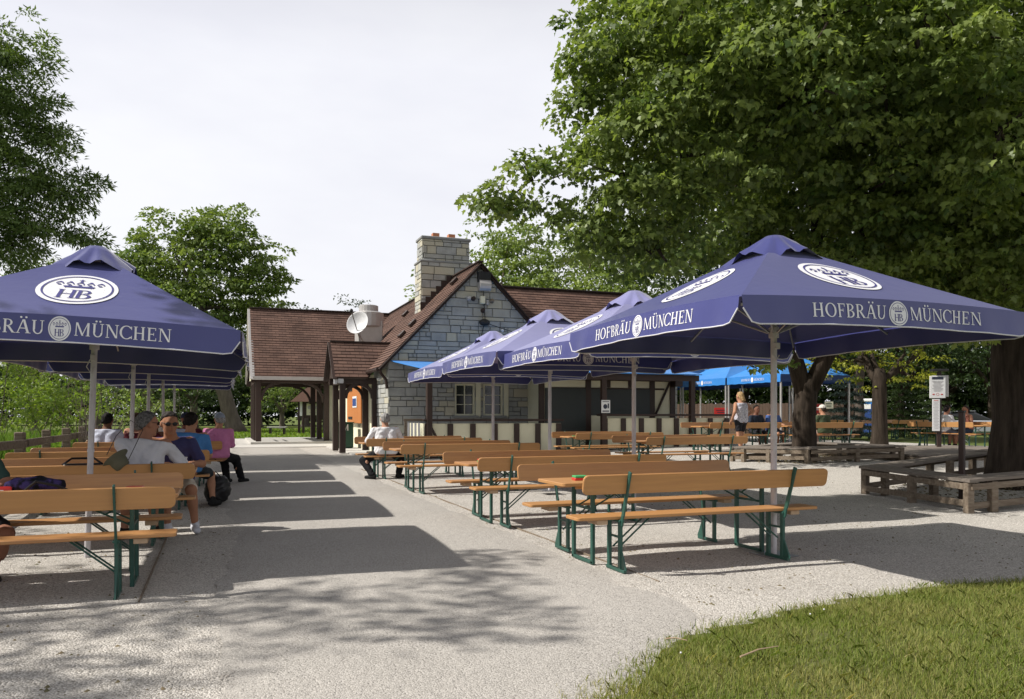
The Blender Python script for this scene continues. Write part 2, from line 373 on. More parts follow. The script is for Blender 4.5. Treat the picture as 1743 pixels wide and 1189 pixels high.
stones(5000, (-.9, 1.0), (2.8, 11), lambda x, y: abs(x - pl(y)) < .1 + .35 * abs(mnoise.noise((y * 1.3, x, 8))), .004, .012, 'gravel_stones', M['pebble'], 'loose stones spilt along the left edge of the path')
M['litter'] = material('leaf_litter', (.12, .09, .05), (.09, .10, .04), 20, .95, var=(.17, .13, .075))
stones(13000, (2.4, 8.5), (3.8, 11), lambda x, y: y > lawn_edge(x) - .05 and x > prr(y) - .15, .004, .013, 'gravel_stones', M['pebble'], 'loose pale stones scattered over the right gravel')
stones(5000, (-3.3, .5), (3.2, 11), lambda x, y: x < pl(y) + .2, .004, .012, 'gravel_stones', M['pebble'], 'loose pale stones scattered over the left gravel')
stones(3200, (-3.3, 13), (3.4, 16), lambda x, y: (x > prr(y) or x < pl(y)) and y > lawn_edge(x) and mnoise.noise((x * .9, y * .9, 5)) > -.05, .006, .020, 'ground_litter', M['litter'], 'bits of dead leaf scattered on the gravel')
# ================================================================ beer-garden tables and benches
def rounded(hx, hy, r, n=4):
    out = []
    for cx, cy, a0 in ((hx - r, hy - r, 0), (-hx + r, hy - r, 90), (-hx + r, -hy + r, 180), (hx - r, -hy + r, 270)):
        for k in range(n + 1):
            a = R(a0 + 90 * k / n); out.append((cx + r * math.cos(a), cy + r * math.sin(a)))
    return out
LEN = 2.52
def plank(name, hx, hy, r, th, frame, m_, parent):
    """rounded plank with softened arrises"""
    b = MB(); c = .004; full = rounded(hx, hy, r); ins = rounded(hx - c, hy - c, r)
    n = len(full); V = [frame(*p, -th / 2) for p in ins] + [frame(*p, -th / 2 + c) for p in full] + [frame(*p, th / 2 - c) for p in full] + [frame(*p, th / 2) for p in ins]
    F = [tuple(range(n))[::-1], tuple(range(3 * n, 4 * n))]
    for k in range(3): F += [(k * n + i, k * n + (i + 1) % n, (k + 1) * n + (i + 1) % n, (k + 1) * n + i) for i in range(n)]
    return b.add(V, F).build(name, m_, parent)
def make_bench(wm):
    t = thing('bench', 'orange wooden bench', 'bench')
    plank('seat', LEN / 2, .128, .03, .028, lambda x, y, z: (x, y, .47 + z), wm, t)
    ln = math.atan2(.075, .39); cs, sn = math.cos(ln), math.sin(ln)
    plank('backrest', LEN / 2, .083, .045, .026, lambda x, y, z: (x, -.232 - y * sn + z * cs, .768 + y * cs + z * sn), wm, t)
    for sx in (-1, 1):
        x = sx * .85
        b = MB()   # leg frame: two posts, foot bar, gusset
        b.box((x, .085, .23), (.028, .045, .455)); b.box((x, -.115, .23), (.028, .045, .455)); b.box((x, -.04, .018), (.03, .33, .03))
        b.box((x, -.015, .440), (.05, .26, .02)); b.box((x, -.015, .30), (.02, .16, .018))
        b.prism([(-.135, .03), (-.225, .03), (-.135, .21)], lambda a, c: (x - .006, a, c), lambda a, c: (x + .006, a, c))
        b.build('leg', M['green'], t)
        u = MB(); u.bar((x, -.140, .40), (x, -.166, .50), .036, .018, (1, 0, 0)); u.bar((x, -.166, .49), (x, -.292, .872), .016, .042, (0, 1, 0))
        for z_, y_ in ((.81, -.271), (.745, -.25), (.52, -.176)): u.ball((x, y_ - .009, z_), .011, 6)
        u.build('upright', M['green'], t)
        for y in (-.06, .04): MB().tube([(x - sx * .01, y, .20), (x - sx * .32, y, .452)], .008, 6).build('brace', M['green'], t)
        MB().box((x + sx * .16, 0, .432), (.10, .20, .042)).build('block', M['block'], t)
    return t
def make_table():
    t = thing('table', 'orange wooden folding table', 'table')
    plank('tabletop', LEN / 2, .30, .04, .03, lambda x, y, z: (x, y, .735 + z), M['wood'], t)
    for sx in (-1, 1):
        x = sx * .92; b = MB()
        for y in (-.2, .2): b.box((x, y, .36), (.03, .045, .70))
        b.box((x, 0, .02), (.03, .44, .03)); b.box((x, 0, .70), (.045, .5, .02)); b.box((x, 0, .50), (.022, .38, .022))
        b.build('leg', M['green'], t)
        for y in (-.14, .14): MB().tube([(x - sx * .015, y, .50), (x - sx * .42, y, .705)], .008, 6).tube([(x - sx * .01, y, .70), (x - sx * .2, y, .59)], .008, 6).build('brace', M['green'], t)
    MB().box((0, -.24, .705), (LEN - .3, .03, .03)).build('rail', M['wood'], t)
    return t
B0 = make_bench(M['wood']); B1 = B0; T0 = make_table(); used = {}
def bench(proto, x, y, rz, label, group, z=None):
    o = place(proto, used.get(proto.name), (x, y, g(x, y) + .006 if z is None else z), rz, label, group); used[proto.name] = 1; return o
GR = 'rows of beer garden tables and benches'
def tset(x0, y0, label, front=1, back=1, dz=0, cut=0, rot=0):
    cx = x0 + LEN / 2; z = g(cx, y0) + .006 + dz
    c, s = math.cos(rot), math.sin(rot)
    def q(dy): return cx - s * (dy - .125), y0 + .125 + c * (dy - .125)
    if front: x, y = q(.125); bench(B0, x, y, rot, label % 'near bench of', GR, z)
    x, y = q(.60); bench(T0, x, y, rot, label % 'table of', 'folding tables', z)
    if back: x, y = q(1.175); bench(B1, x, y, rot + math.pi, label % 'far bench of', GR, z)
tset(2.84, 6.05, '%s the big front set right of the path')
tset(2.86, 8.92, '%s the second set right of the path')
tset(2.90, 13.22, '%s the third set right of the path')
tset(2.92, 16.57, '%s the set where the white-shirted man sits by the stone house')
tset(8.35, 14.55, '%s the set just left of the forked tree')
tset(8.45, 18.2, '%s the set in front of the half-timbered counter')
tset(-2.80, 6.55, '%s the near left set with the backpack on it', dz=-.03)
tset(-2.72, 9.0, '%s the left set where the grey-haired man talks to the man in sunglasses')
tset(-2.60, 12.25, '%s the left set where the man in the blue polo sits')
tset(-2.40, 16.2, '%s the last left set with the man in the pink shirt')
tset(13.35, 19.6, '%s the set beside the blue tents behind the forked tree')
tset(16.1, 19.2, '%s the set where the man in the white cap sits by the tents')
FARS = [(21.14, 19.35, -math.pi / 2, '%s the set with the couple beyond the notice board'), (19.9, 26.0, .05, '%s the dim far set left of the blue spruce'),
        (23.3, 27.6, .1, '%s the dim far set before the parked car'), (27.2, 26.6, .15, '%s the far set at the edge right of the big trunk'), (16.4, 28.0, 0, '%s the dim far set before the board fence')]
for x, y, r_, lab in FARS: tset(x, y, lab, rot=r_)
# coasters on the tables
def coaster(x, y, z, c1, c2, label):
    t = thing('coaster_stack', label, 'coasters', (x, y, z), random.uniform(-.3, .3), 'coaster stacks on the tables')
    MB().box((0, 0, .012), (.12, .10, .024)).build('lower_stack', M[c1], t); MB().box((.004, .003, .034), (.12, .10, .02)).build('upper_stack', M[c2], t)
def tz(x, y): return g(x, y) + .006 + .75
coaster(3.13, 6.62, tz(3, 6.6), 'red', 'coaster_green', 'green over red coaster stack on the big front right table')
coaster(3.15, 9.5, tz(3, 9.5), 'coaster_green', 'red', 'red over green coaster stack on the second right table')
coaster(3.2, 13.8, tz(3, 13.8), 'red', 'coaster_green', 'small coaster stack on the third right table')
coaster(8.75, 18.8, tz(8.8, 18.8), 'red', 'coaster_green', 'small coaster stack on the table before the counter')
coaster(-.62, 7.15, .73, 'coaster_green', 'red', 'red over green coaster stack on the near left table')

# ================================================================ lettering
def ring_sector(cx, cy, rx, ry, tx, ty, a0, a1, n=14):
    out = []
    for k in range(n):
        u0 = R(a0 + (a1 - a0) * k / n); u1 = R(a0 + (a1 - a0) * (k + 1) / n)
        out.append([(cx + rx * math.cos(u0), cy + ry * math.sin(u0)), (cx + rx * math.cos(u1), cy + ry * math.sin(u1)),
                    (cx + (rx - tx) * math.cos(u1), cy + (ry - ty) * math.sin(u1)), (cx + (rx - tx) * math.cos(u0), cy + (ry - ty) * math.sin(u0))])
    return out
def rc(a, b, c, d): return [(a, b), (c, b), (c, d), (a, d)]
TK, TN, SF = .135, .062, .045
def stem(x, w_=TK, y0=0, y1=1): return [rc(x, y0 + SF, x + w_, y1 - SF), rc(x - .07, y0, x + w_ + .07, y0 + SF), rc(x - .07, y1 - SF, x + w_ + .07, y1)]
def diag(xa, ya, xb, yb, w_): return [(xa, ya), (xa + w_, ya), (xb + w_, yb), (xb, yb)]
def glyph(c):
    if c == 'H': return stem(.08) + stem(.57) + [rc(.215, .48, .57, .48 + TN)], .86
    if c == 'O': return ring_sector(.44, .5, .44, .52, .15, .06, 0, 360, 28), .95
    if c == 'F': return stem(.08) + [rc(.215, 1 - TN, .60, .998), rc(.545, .78, .60, 1 - TN), rc(.215, .48, .47, .48 + TN), rc(.43, .40, .47, .63)], .68
    if c == 'E': return stem(.08) + [rc(.215, 1 - TN, .60, .998), rc(.55, .80, .60, 1 - TN), rc(.215, .48, .47, .48 + TN), rc(.43, .40, .47, .63), rc(.215, .002, .63, TN), rc(.58, TN, .63, .22)], .73
    if c == 'B': return stem(.08) + ring_sector(.30, .765, .29, .235, .13, .055, -90, 90) + ring_sector(.32, .265, .33, .265, .14, .06, -90, 90) + [rc(.215, .945, .3, .998), rc(.215, .48, .32, .53), rc(.215, .002, .32, .058)], .72
    if c == 'R': return stem(.08) + ring_sector(.30, .74, .30, .26, .13, .055, -90, 90) + [rc(.215, .945, .3, .998), rc(.215, .48, .33, .535), diag(.58, 0, .27, .48, .16), rc(.56, .0, .80, .04)], .80
    if c in 'AÄ':
        p = [diag(.05, SF, .36, 1, .07), diag(.63, SF, .36, 1.0, .15), rc(.2, .33, .57, .33 + TN), rc(-.03, 0, .22, SF), rc(.55, 0, .88, SF)]
        if c == 'Ä': p += ring_sector(.26, 1.17, .075, .075, .074, .074, 0, 360, 8) + ring_sector(.58, 1.17, .075, .075, .074, .074, 0, 360, 8)
        return p, .86
    if c in 'UÜ':
        p = [rc(.10, .32, .10 + TK, 1 - SF), rc(.02, 1 - SF, .31, 1), rc(.63, .32, .63 + TN, 1 - SF), rc(.53, 1 - SF, .79, 1)] + ring_sector(.3975, .32, .2975, .34, .11, .07, 180, 360)
        if c == 'Ü': p += ring_sector(.28, 1.17, .075, .075, .074, .074, 0, 360, 8) + ring_sector(.53, 1.17, .075, .075, .074, .074, 0, 360, 8)
        return p, .84
    if c == 'M': return [rc(.10, SF, .10 + TN, 1), rc(.03, 0, .25, SF), diag(.49, .02, .10, 1, .13), diag(.49, .02, .84, 1, .06), rc(.83, SF, .83 + TK, 1), rc(.76, 0, 1.03, SF)], 1.07
    if c == 'N': return [rc(.10, SF, .10 + TN, 1), rc(.02, 0, .26, SF), rc(.0, 1 - SF, .2, .998), diag(.66, 0, .10, .996, .14), rc(.72, 0.02, .72 + TN, 1 - SF), rc(.62, 1 - SF, .87, 1)], .88
    if c == 'C': return ring_sector(.46, .5, .46, .52, .15, .06, 42, 318, 22) + [rc(.76, .72, .81, .97), rc(.77, .03, .82, .26)], .86
    return [], .4
def text_polys(s, h, track=.06):
    x = 0; out = []
    for c in s:
        p, a = glyph(c)
        out += [[((q[0] + x) * h, q[1] * h) for q in poly] for poly in p]; x += a + track
    return out, (x - track) * h
def ellipse(cx, cy, rx, ry, n=36): return [(cx + rx * math.cos(2 * math.pi * k / n), cy + ry * math.sin(2 * math.pi * k / n)) for k in range(n)]
def crown_polys(cx, cy, w_, h):
    o = []
    def P(*pts): o.append([(cx + a * w_, cy + b * h) for a, b in pts])
    P((-.36, -.5), (.36, -.5), (.40, -.30), (-.40, -.30))
    for k in range(5):     # arches
        x0 = -.42 + .21 * k - .0; sp = (k - 2) * .045
        o.extend([[(cx + a, cy + b) for a, b in q] for q in ring_sector((x0 + sp) * w_, -.06 * h, .10 * w_, .30 * h, .035 * w_, .10 * h, 0, 180, 8)])
        P((x0 + sp - .055, -.22), (x0 + sp + .055, -.22), (x0 + sp + .03, -.08), (x0 + sp - .03, -.08))
    for a in (-.5, -.25, 0, .25, .5): o.append(ellipse(cx + a * w_ * 1.02, cy + (.30 - abs(a) * .22) * h, .045 * w_, .07 * h, 8))
    P((-.02, .36), (.02, .36), (.02, .62), (-.02, .62)); P((-.07, .47), (.07, .47), (.07, .53), (-.07, .53))
    return o
def emblem(rx, ry):
    """(white polys, navy polys) of the oval HB badge"""
    W = ring_sector(0, 0, rx, ry, rx * .34, ry * .34, 0, 360, 40) + ring_sector(0, 0, rx * .66, ry * .66, rx * .33, ry * .33, 0, 360, 24) + ring_sector(0, 0, rx * .33, ry * .33, rx * .32999, ry * .32999, 0, 360, 12)
    B = ring_sector(0, 0, rx * .88, ry * .88, rx * .045, ry * .045, 0, 360, 40)
    h = ry * .58
    t, wd = text_polys('HB', h, -.13)
    B += [[(x - wd / 2, y - ry * .63) for x, y in p] for p in t]
    B += crown_polys(0, ry * .36, rx * 1.0, ry * .50)
    return W, B
def flat_mesh(name, polys, fn, m_, parent, off, tick=.00006):
    b = MB()
    for i, p in enumerate(polys): b.add([fn(x, y, off + tick * (i % 9)) for x, y in p], [tuple(range(len(p)))])
    return b.build(name, m_, parent, fix=False)

# ================================================================ parasols
UA, UE, UP = 1.53, 2.22, 3.02
def make_parasol():
    t = thing('parasol', 'navy parasol', 'parasol')
    rots = [Matrix.Rotation(k * math.pi / 2, 3, 'Z') for k in range(4)]
    def edge_z(s): return UE + .035 * (1 - (s / UA) ** 2)
    def slope(k, s, r, off=0):
        """side k; s along the edge in -1..1, r 0 edge .. 1 peak"""
        hw = UA * (1 - r); sag = -.022 * math.sin(math.pi * r) * (1 - s * s) - .008 * math.sin(math.pi * r)
        z = (edge_z(s * UA)) * (1 - r) + UP * r + sag
        nrm = Vector((0, -(UP - UE), UA)).normalized()
        return rots[k] @ (Vector((s * hw, -hw, z)) + nrm * off)
    b = MB(); nu, nr = 12, 8
    for k in range(4):
        V = [slope(k, -1 + 2 * i / nu, .86 * j / nr) for j in range(nr + 1) for i in range(nu + 1)]
        b.add(V, [(j * (nu + 1) + i, j * (nu + 1) + i + 1, (j + 1) * (nu + 1) + i + 1, (j + 1) * (nu + 1) + i) for j in range(nr) for i in range(nu)])
    can = b.build('canopy', M['cloth'], t, weld=True); can.data.polygons.foreach_set('use_smooth', [False] * len(can.data.polygons))
    W, B = emblem(.355, .385)
    sl = math.hypot(UA, UP - UE)
    for k in range(4):
        def fn(x, y, o, k=k):
            r = .42 + y / sl; return slope(k, x / (UA * (1 - r)), r, o)
        e = flat_mesh('emblem', W, fn, M['white'], can, .007, 0)
        flat_mesh('badge_print', B, fn, M['clothprint'], can, .012)
    VH = .215
    def val(k, s, d, off=0):
        wv = .012 * math.sin(s * 7.3 + k) * d / VH + .008 * math.sin(s * 15 + 2 * k) * d / VH
        return rots[k] @ Vector((s, -(UA + .008 + .022 * d / VH + wv + off), edge_z(s) + .012 - d))
    for k in range(4):
        # outline with rounded lower corners
        b = MB(); xs = list(np.linspace(-UA, UA, 41)); V = []; low = []
        def depth(s):
            e = UA - abs(s)
            if e < .02: return VH * .45
            if e < .13: return VH * (.45 + .55 * math.sqrt(max(0, 1 - ((.13 - e) / .11) ** 2)))
            return VH
        for s in xs:
            sx = max(-UA, min(UA, s))
            if abs(sx) > UA - .001: sx = math.copysign(UA - .004, sx)
            for q in range(5): V.append(val(k, sx, depth(s) * q / 4))
            low.append(val(k, sx, depth(s), .001))
        F = [(i * 5 + q, (i + 1) * 5 + q, (i + 1) * 5 + q + 1, i * 5 + q + 1) for i in range(40) for q in range(4)]
        va = b.add(V, F).build('valance', M['cloth'], t, smooth=True)
        MB().tube(low, .006, 5).build('piping', M['piping'], va)
        L1, w1 = text_polys('HOFBRÄU', .107, .05); L2, w2 = text_polys('MÜNCHEN', .107, .05)
        fn = lambda x, y, o, k=k: val(k, x, .158 - y, o); wx_ = 1.17
        flat_mesh('lettering', [[((x - w1) * wx_ - .118, y) for x, y in p] for p in L1], fn, M['white'], va, .004)
        flat_mesh('lettering', [[(x * wx_ + .118, y) for x, y in p] for p in L2], fn, M['white'], va, .004)
        We, Be = emblem(.092, .098)
        fe = lambda x, y, o, k=k: val(k, x, .108 - y, o)
        flat_mesh('badge', We, fe, M['white'], va, .004, 0); flat_mesh('badge_print', Be, fe, M['clothprint'], va, .0055)
    # vent cap with wavy hem
    b = MB(); n = 48; rings = []
    zc = UE + (UP - UE) * (1 - .42 / UA)
    for j, (rr, zz) in enumerate(((.02, UP + .065), (.08, UP + .06), (.15, UP + .012), (.22, UP - .045), (.30, UP - .10), (.375, UP - .155))):
        ring = []
        for i in range(n):
            a = 2 * math.pi * i / n; sq = 1 / max(abs(math.cos(a)), abs(math.sin(a))); sq = 1 + (sq - 1) * min(1, rr / .16)
            wv = (.030 * math.sin(4 * a + 1.2) + .022 * math.sin(9 * a) + .012 * math.sin(13 * a + 1)) * max(0, (rr - .12) / .25)
            ring.append((rr * sq * math.cos(a), rr * sq * math.sin(a), zz + wv - .035 * (sq - 1) / .41 * (rr / .4)))
        rings += ring
    F = [(j * n + i, j * n + (i + 1) % n, (j + 1) * n + (i + 1) % n, (j + 1) * n + i) for j in range(5) for i in range(n)] + [tuple(range(n))]
    b.add(rings, F).build('vent_cap', M['cloth'], t, smooth=True)
    b = MB(); b.lathe([(.031, 0), (.031, UP - .02)], 20); pole = b.build('pole', M['pole'], t, smooth=False)
    c = MB(); c.box((0, -.045, 2.02), (.05, .05, .06)); c.tube([(-.03, -.05, 2.0), (-.06, -.055, 1.93), (-.02, -.06, 1.88), (.02, -.055, 1.93)], .006, 6); c.build('crank', M['pole'], pole)
    MB().lathe([(.036, 1.12), (.036, 1.15)], 16).build('collar', M['pole'], pole); MB().lathe([(.05, 2.1), (.05, 2.2)], 12).build('collar', M['pole'], pole)
    for k in range(8):
        a = math.pi / 4 * k; f = UA * (1.41 if k % 2 else 1.0); ze = UE - .02 if k % 2 else UE + .0
        b = MB(); b.bar((.03 * math.cos(a), .03 * math.sin(a), UP - .10), ((f - .05) * math.cos(a), (f - .05) * math.sin(a), ze - .03), .02, .025, mi=0)
        b.bar((.05 * math.cos(a), .05 * math.sin(a), 2.15), (f * .5 * math.cos(a), f * .5 * math.sin(a), (UP + ze) / 2 - .07), .016, .02)
        b.build('rib', M['steel'], t)
    MB().box((0, 0, .008), (.34, .34, .012)).build('base_plate', M['steel'], t)
    return t
U0 = make_parasol(); UG = 'navy parasols over the tables'
UM = [(5.06, 6.32, 0, 0, 0, 'large navy parasol in front on the right, nearest the lawn'), (5.47, 9.80, 0, 0, .0, 'second navy parasol of the right row, half hidden by the front one'),
      (5.35, 12.5, 0, .0, .06, 'third navy parasol of the right row, seen between its neighbours'), (5.5, 15.9, 0, 0, .04, 'farthest navy parasol of the right row, before the stone house'),
      (-1.15, 8.50, -3, 1.8, -.12, 'large navy parasol on the left, cut by the left edge of the photo'), (-1.115, 12.1, -3, 1.5, -.06, 'second navy parasol of the left row, mostly behind the first'),
      (-1.127, 15.2, -3, 1.0, -.03, 'third navy parasol of the left row'), (-1.04, 18.3, -3, 0, 0, 'fourth navy parasol of the left row'), (-.97, 21.6, -2, 0, 0, 'last navy parasol of the left row, nearest the lawn pavilion')]
for i, (x, y, rz, tilt, dz, lab) in enumerate(UM):
    o = place(U0, i, (x, y, g(x, y) + dz), R(rz), lab, UG); o.rotation_euler = (0, R(tilt), R(rz)); k_ = .965 if x > 0 else .885; o.scale = (k_, k_, 1)
    if i in (1, 2, 3):      # paler cloth on these canopies and vent caps
        for c in o.children:
            if c.name.split('.')[0] in ('canopy', 'vent_cap'): c.data = c.data.copy(); c.data.materials[0] = M['cloth_pale']
# ================================================================ the stone house
def anchor(t):
    inv = Matrix.LocRotScale(t.location, t.rotation_euler, None).inverted()
    for c in t.children: c.matrix_parent_inverse = inv
    return t
def clip(poly, conv):
    """Sutherland-Hodgman against a convex counter-clockwise polygon"""
    out = poly
    for i in range(len(conv)):
        a, b = conv[i], conv[(i + 1) % len(conv)]; inp = out; out = []
        def sd(p): return (b[0] - a[0]) * (p[1] - a[1]) - (b[1] - a[1]) * (p[0] - a[0])
        for j in range(len(inp)):
            p, q = inp[j], inp[(j + 1) % len(inp)]; dp, dq = sd(p), sd(q)
            if dp >= 0: out.append(p)
            if dp * dq < 0: t = dp / (dp - dq); out.append((p[0] + t * (q[0] - p[0]), p[1] + t * (q[1] - p[1])))
        if not out: return []
    return out
def ashlar(regions, fn, name, parent, seed, rows=(.16, .2, .26, .32), wid=(.35, 1.0), warm=.12, mats=None):
    rr = random.Random(seed); V = []; F = []; var = []
    us = [p[0] for r_ in regions for p in r_]; vs2 = [p[1] for r_ in regions for p in r_]
    v = min(vs2); blocks = []
    while v < max(vs2):
        h = rr.choice(rows); u = min(us) - rr.random() * .5
        while u < max(us):
            w_ = rr.uniform(*wid)
            if h > .24 and rr.random() < .3:
                blocks += [(u, v, u + w_, v + h * .45), (u, v + h * .45, u + w_ * .55, v + h), (u + w_ * .55, v + h * .45, u + w_, v + h)]
            else: blocks.append((u, v, u + w_, v + h))
            u += w_
        v += h
    for (a, b, c, d) in blocks:
        tone = 1.0 if rr.random() < warm else rr.random() ** 2 * .45; th = rr.uniform(.028, .05)
        for r_ in regions:
            m_ = .008; p = clip([(a + m_, b + m_), (c - m_, b + m_), (c - m_, d - m_), (a + m_, d - m_)], r_)
            if len(p) < 3: continue
            cx = sum(q[0] for q in p) / len(p); cy = sum(q[1] for q in p) / len(p)
            if max(q[0] for q in p) - min(q[0] for q in p) < .03 or max(q[1] for q in p) - min(q[1] for q in p) < .03: continue
            def ins(q, k): 
                dx, dy = q[0] - cx, q[1] - cy; l = math.hypot(dx, dy) or 1; return (q[0] - dx / l * k, q[1] - dy / l * k)
            o = len(V); n = len(p)
            V += [fn(q[0], q[1], 0) for q in p] + [fn(*ins(q, .004), th * .6) for q in p] + [fn(*ins(q, .022), th + rr.uniform(-.006, .006)) for q in p]
            fs = [tuple(range(o + 2 * n, o + 3 * n))]
            for k in (0, 1): fs += [(o + k * n + i, o + k * n + (i + 1) % n, o + (k + 1) * n + (i + 1) % n, o + (k + 1) * n + i) for i in range(n)]
            F += fs; var += [tone] * len(fs)
    me = bpy.data.meshes.new(name); me.from_pydata(V, [], F); me.materials.append(mats or M['stone'])
    at = me.attributes.new('var', 'FLOAT', 'FACE'); at.data.foreach_set('value', var)
    bm_ = bmesh.new(); bm_.from_mesh(me); bmesh.ops.recalc_face_normals(bm_, faces=bm_.faces); bm_.to_mesh(me); bm_.free()
    o = bpy.data.objects.new(name, me); COL.objects.link(o); o.parent = parent; return o
# shingled roof planes: courses are real steps, tabs come from the material
def shingle_mat():
    m = bpy.data.materials.new('brown_shingles'); m.use_nodes = True; t = m.node_tree; N = t.nodes; L = t.links.new; b = N['Principled BSDF']
    b.inputs['Roughness'].default_value = .9; b.inputs['Specular IOR Level'].default_value = .2
    uv = N.new('ShaderNodeUVMap'); br = N.new('ShaderNodeTexBrick'); br.offset = .5; br.inputs['Scale'].default_value = 1
    br.inputs['Brick Width'].default_value = .32; br.inputs['Row Height'].default_value = .16; br.inputs['Mortar Size'].default_value = .008; br.inputs['Bias'].default_value = -.1
    br.inputs['Color1'].default_value = (.150, .090, .070, 1); br.inputs['Color2'].default_value = (.098, .060, .049, 1); br.inputs['Mortar'].default_value = (.05, .028, .022, 1)
    L(uv.outputs[0], br.inputs[0])
    n = N.new('ShaderNodeTexNoise'); n.inputs['Scale'].default_value = 1.1; n.inputs['Detail'].default_value = 6; L(uv.outputs[0], n.inputs[0])
    n2 = N.new('ShaderNodeTexNoise'); n2.inputs['Scale'].default_value = 60; L(uv.outputs[0], n2.inputs[0])
    x = N.new('ShaderNodeMix'); x.data_type = 'RGBA'; x.blend_type = 'OVERLAY'; x.inputs[0].default_value = .55; L(br.outputs[0], x.inputs[6]); L(n.outputs['Fac'], x.inputs[7])
    y = N.new('ShaderNodeMix'); y.data_type = 'RGBA'; y.blend_type = 'OVERLAY'; y.inputs[0].default_value = .5; L(x.outputs[2], y.inputs[6]); L(n2.outputs['Fac'], y.inputs[7])
    L(y.outputs[2], b.inputs['Base Color']); return m
M['shingle'] = shingle_mat()
def roof_plane(name, p0, along, up, poly, parent, course=.16):
    """poly in (u,v) metres on the plane (convex ccw); built of courses that step down like shingles"""
    p0 = Vector(p0); a = Vector(along).normalized(); u = Vector(up).normalized(); nrm = a.cross(u).normalized()
    if nrm.z < 0: nrm = -nrm
    V = []; F = []; UV = []; v = min(p[1] for p in poly); vm = max(p[1] for p in poly); big = 100; rr = random.Random(len(name))
    while v < vm:
        v2 = min(v + course, vm); st = clip(poly, [(-big, v), (big, v), (big, v2), (-big, v2)])
        if len(st) >= 3:
            o = len(V); n = len(st); j = rr.uniform(.016, .024)
            top = [p0 + a * q[0] + u * q[1] + nrm * (j - .017 * (q[1] - v) / course) for q in st]; bot = [p0 + a * q[0] + u * q[1] - nrm * .02 for q in st]
            V += top + bot; F.append(tuple(range(o, o + n))); UV.append(st)
            for i in range(n): F.append((o + i, o + (i + 1) % n, o + n + (i + 1) % n, o + n + i)); UV.append([st[i], st[(i + 1) % n], st[(i + 1) % n], st[i]])
        v += course
    # deck below
    o = len(V); n = len(poly); V += [p0 + a * q[0] + u * q[1] - nrm * .021 for q in poly] + [p0 + a * q[0] + u * q[1] - nrm * .11 for q in poly]
    F.append(tuple(range(o + n, o + 2 * n))[::-1]); UV.append(list(poly)[::-1])
    for i in range(n): F.append((o + i, o + (i + 1) % n, o + n + (i + 1) % n, o + n + i)); UV.append([poly[i], poly[(i + 1) % n], poly[(i + 1) % n], poly[i]])
    me = bpy.data.meshes.new(name); me.from_pydata([tuple(q) for q in V], [], F); me.materials.append(M['shingle']); me.materials.append(M['timber'])
    l = me.uv_layers.new(name='UVMap'); k = 0
    for f, q in zip(me.polygons, UV):
        for c in q: l.data[k].uv = c; k += 1
    for i in range(len(F) - n - 1, len(F)): me.polygons[i].material_index = 1
    ob = bpy.data.objects.new(name, me); COL.objects.link(ob); ob.parent = parent; return ob

H = thing('stone_house', 'grey ashlar stone house with steep brown shingle roof, gable facing the tables and a chimney', 'house', (8.44, 26, 0))
XL, XR, YF, YB, XM, ZR, ZE = 5.30, 11.58, 25.8, 41.5, 8.44, 6.53, 3.03
SL = (ZR - ZE) / (XM - 5.1)
def zroof(x): return ZR - SL * abs(x - XM)
gab = [(XL, -.2), (XR, -.2), (XR, zroof(XR) - .13), (XM, ZR - .13), (XL, zroof(XL) - .13)]
W1, W2, WB, WT = (7.56, 8.27), (8.57, 9.28), 1.32, 2.40
zs = zroof(XL) - .13
regs = [[(XL, -.2), (XR, -.2), (XR, WB), (XL, WB)], [(XL, WB), (W1[0], WB), (W1[0], WT), (XL, WT)], [(W1[1], WB), (W2[0], WB), (W2[0], WT), (W1[1], WT)], [(W2[1], WB), (XR, WB), (XR, WT), (W2[1], WT)],
        [(XL, WT), (XR, WT), (XR, zs), (XM, ZR - .13), (XL, zs)]]
ashlar(regs, lambda u, v, o: (u, YF - o, v), 'front_wall', H, 3, rows=(.13, .17, .2, .25, .3), wid=(.28, .8))
b = MB(); b.prism(gab, lambda a, c: (a, YF + .22, c), lambda a, c: (a, YF + .13, c)); 
for r_ in regs: b.prism(r_, lambda a, c: (a, YF + .12, c), lambda a, c: (a, YF + .012, c))
b.build('wall_core', M['mortar'], H)
ashlar([[(YF - .03, -.2), (28.1, -.2), (28.1, zs), (YF - .03, zs)]], lambda u, v, o: (XL + .012 - o, u, v), 'side_wall', H, 5)
MB().box((XL + .12, 34, 1.3), (.2, 16, 3.0), ch=.01).build('side_wall', M['cream'], H)
# windows with two small-paned lights
for wx in (W1, W2):
    cx = (wx[0] + wx[1]) / 2; ww = wx[1] - wx[0]; hh = WT - WB; b = MB(); y = YF + .05
    for x in (wx[0] + .03, wx[1] - .03): b.box((x, y, (WB + WT) / 2), (.06, .09, hh))
    for z in (WB + .03, WT - .03): b.box((cx, y, z), (ww - .12, .09, .06))
    b.box((cx, y + .005, (WB + WT) / 2), (.035, .05, hh - .12))
    for k in (1, 2): 
        for q in (-1, 1): b.box((cx + q * (ww - .12) / 4, y + .007, WB + .06 + (hh - .12) * k / 3), ((ww - .16) / 2, .04, .022))
    wo = b.build('window', M['cream'], H); MB().box((cx, y + .045, (WB + WT) / 2), (ww - .1, .012, hh - .1)).build('pane', M['glass'], wo)
    b = MB(); b.box((cx, YF - .06, WB - .04), (ww + .2, .16, .08), ch=.01); b.build('sill', M['mortar'], wo)
    b = MB(); b.box((wx[1] + .10, YF - .065, (WB + WT) / 2 + .02), (.17, .03, hh + .1)); b.build('shutter', M['cream'], wo)
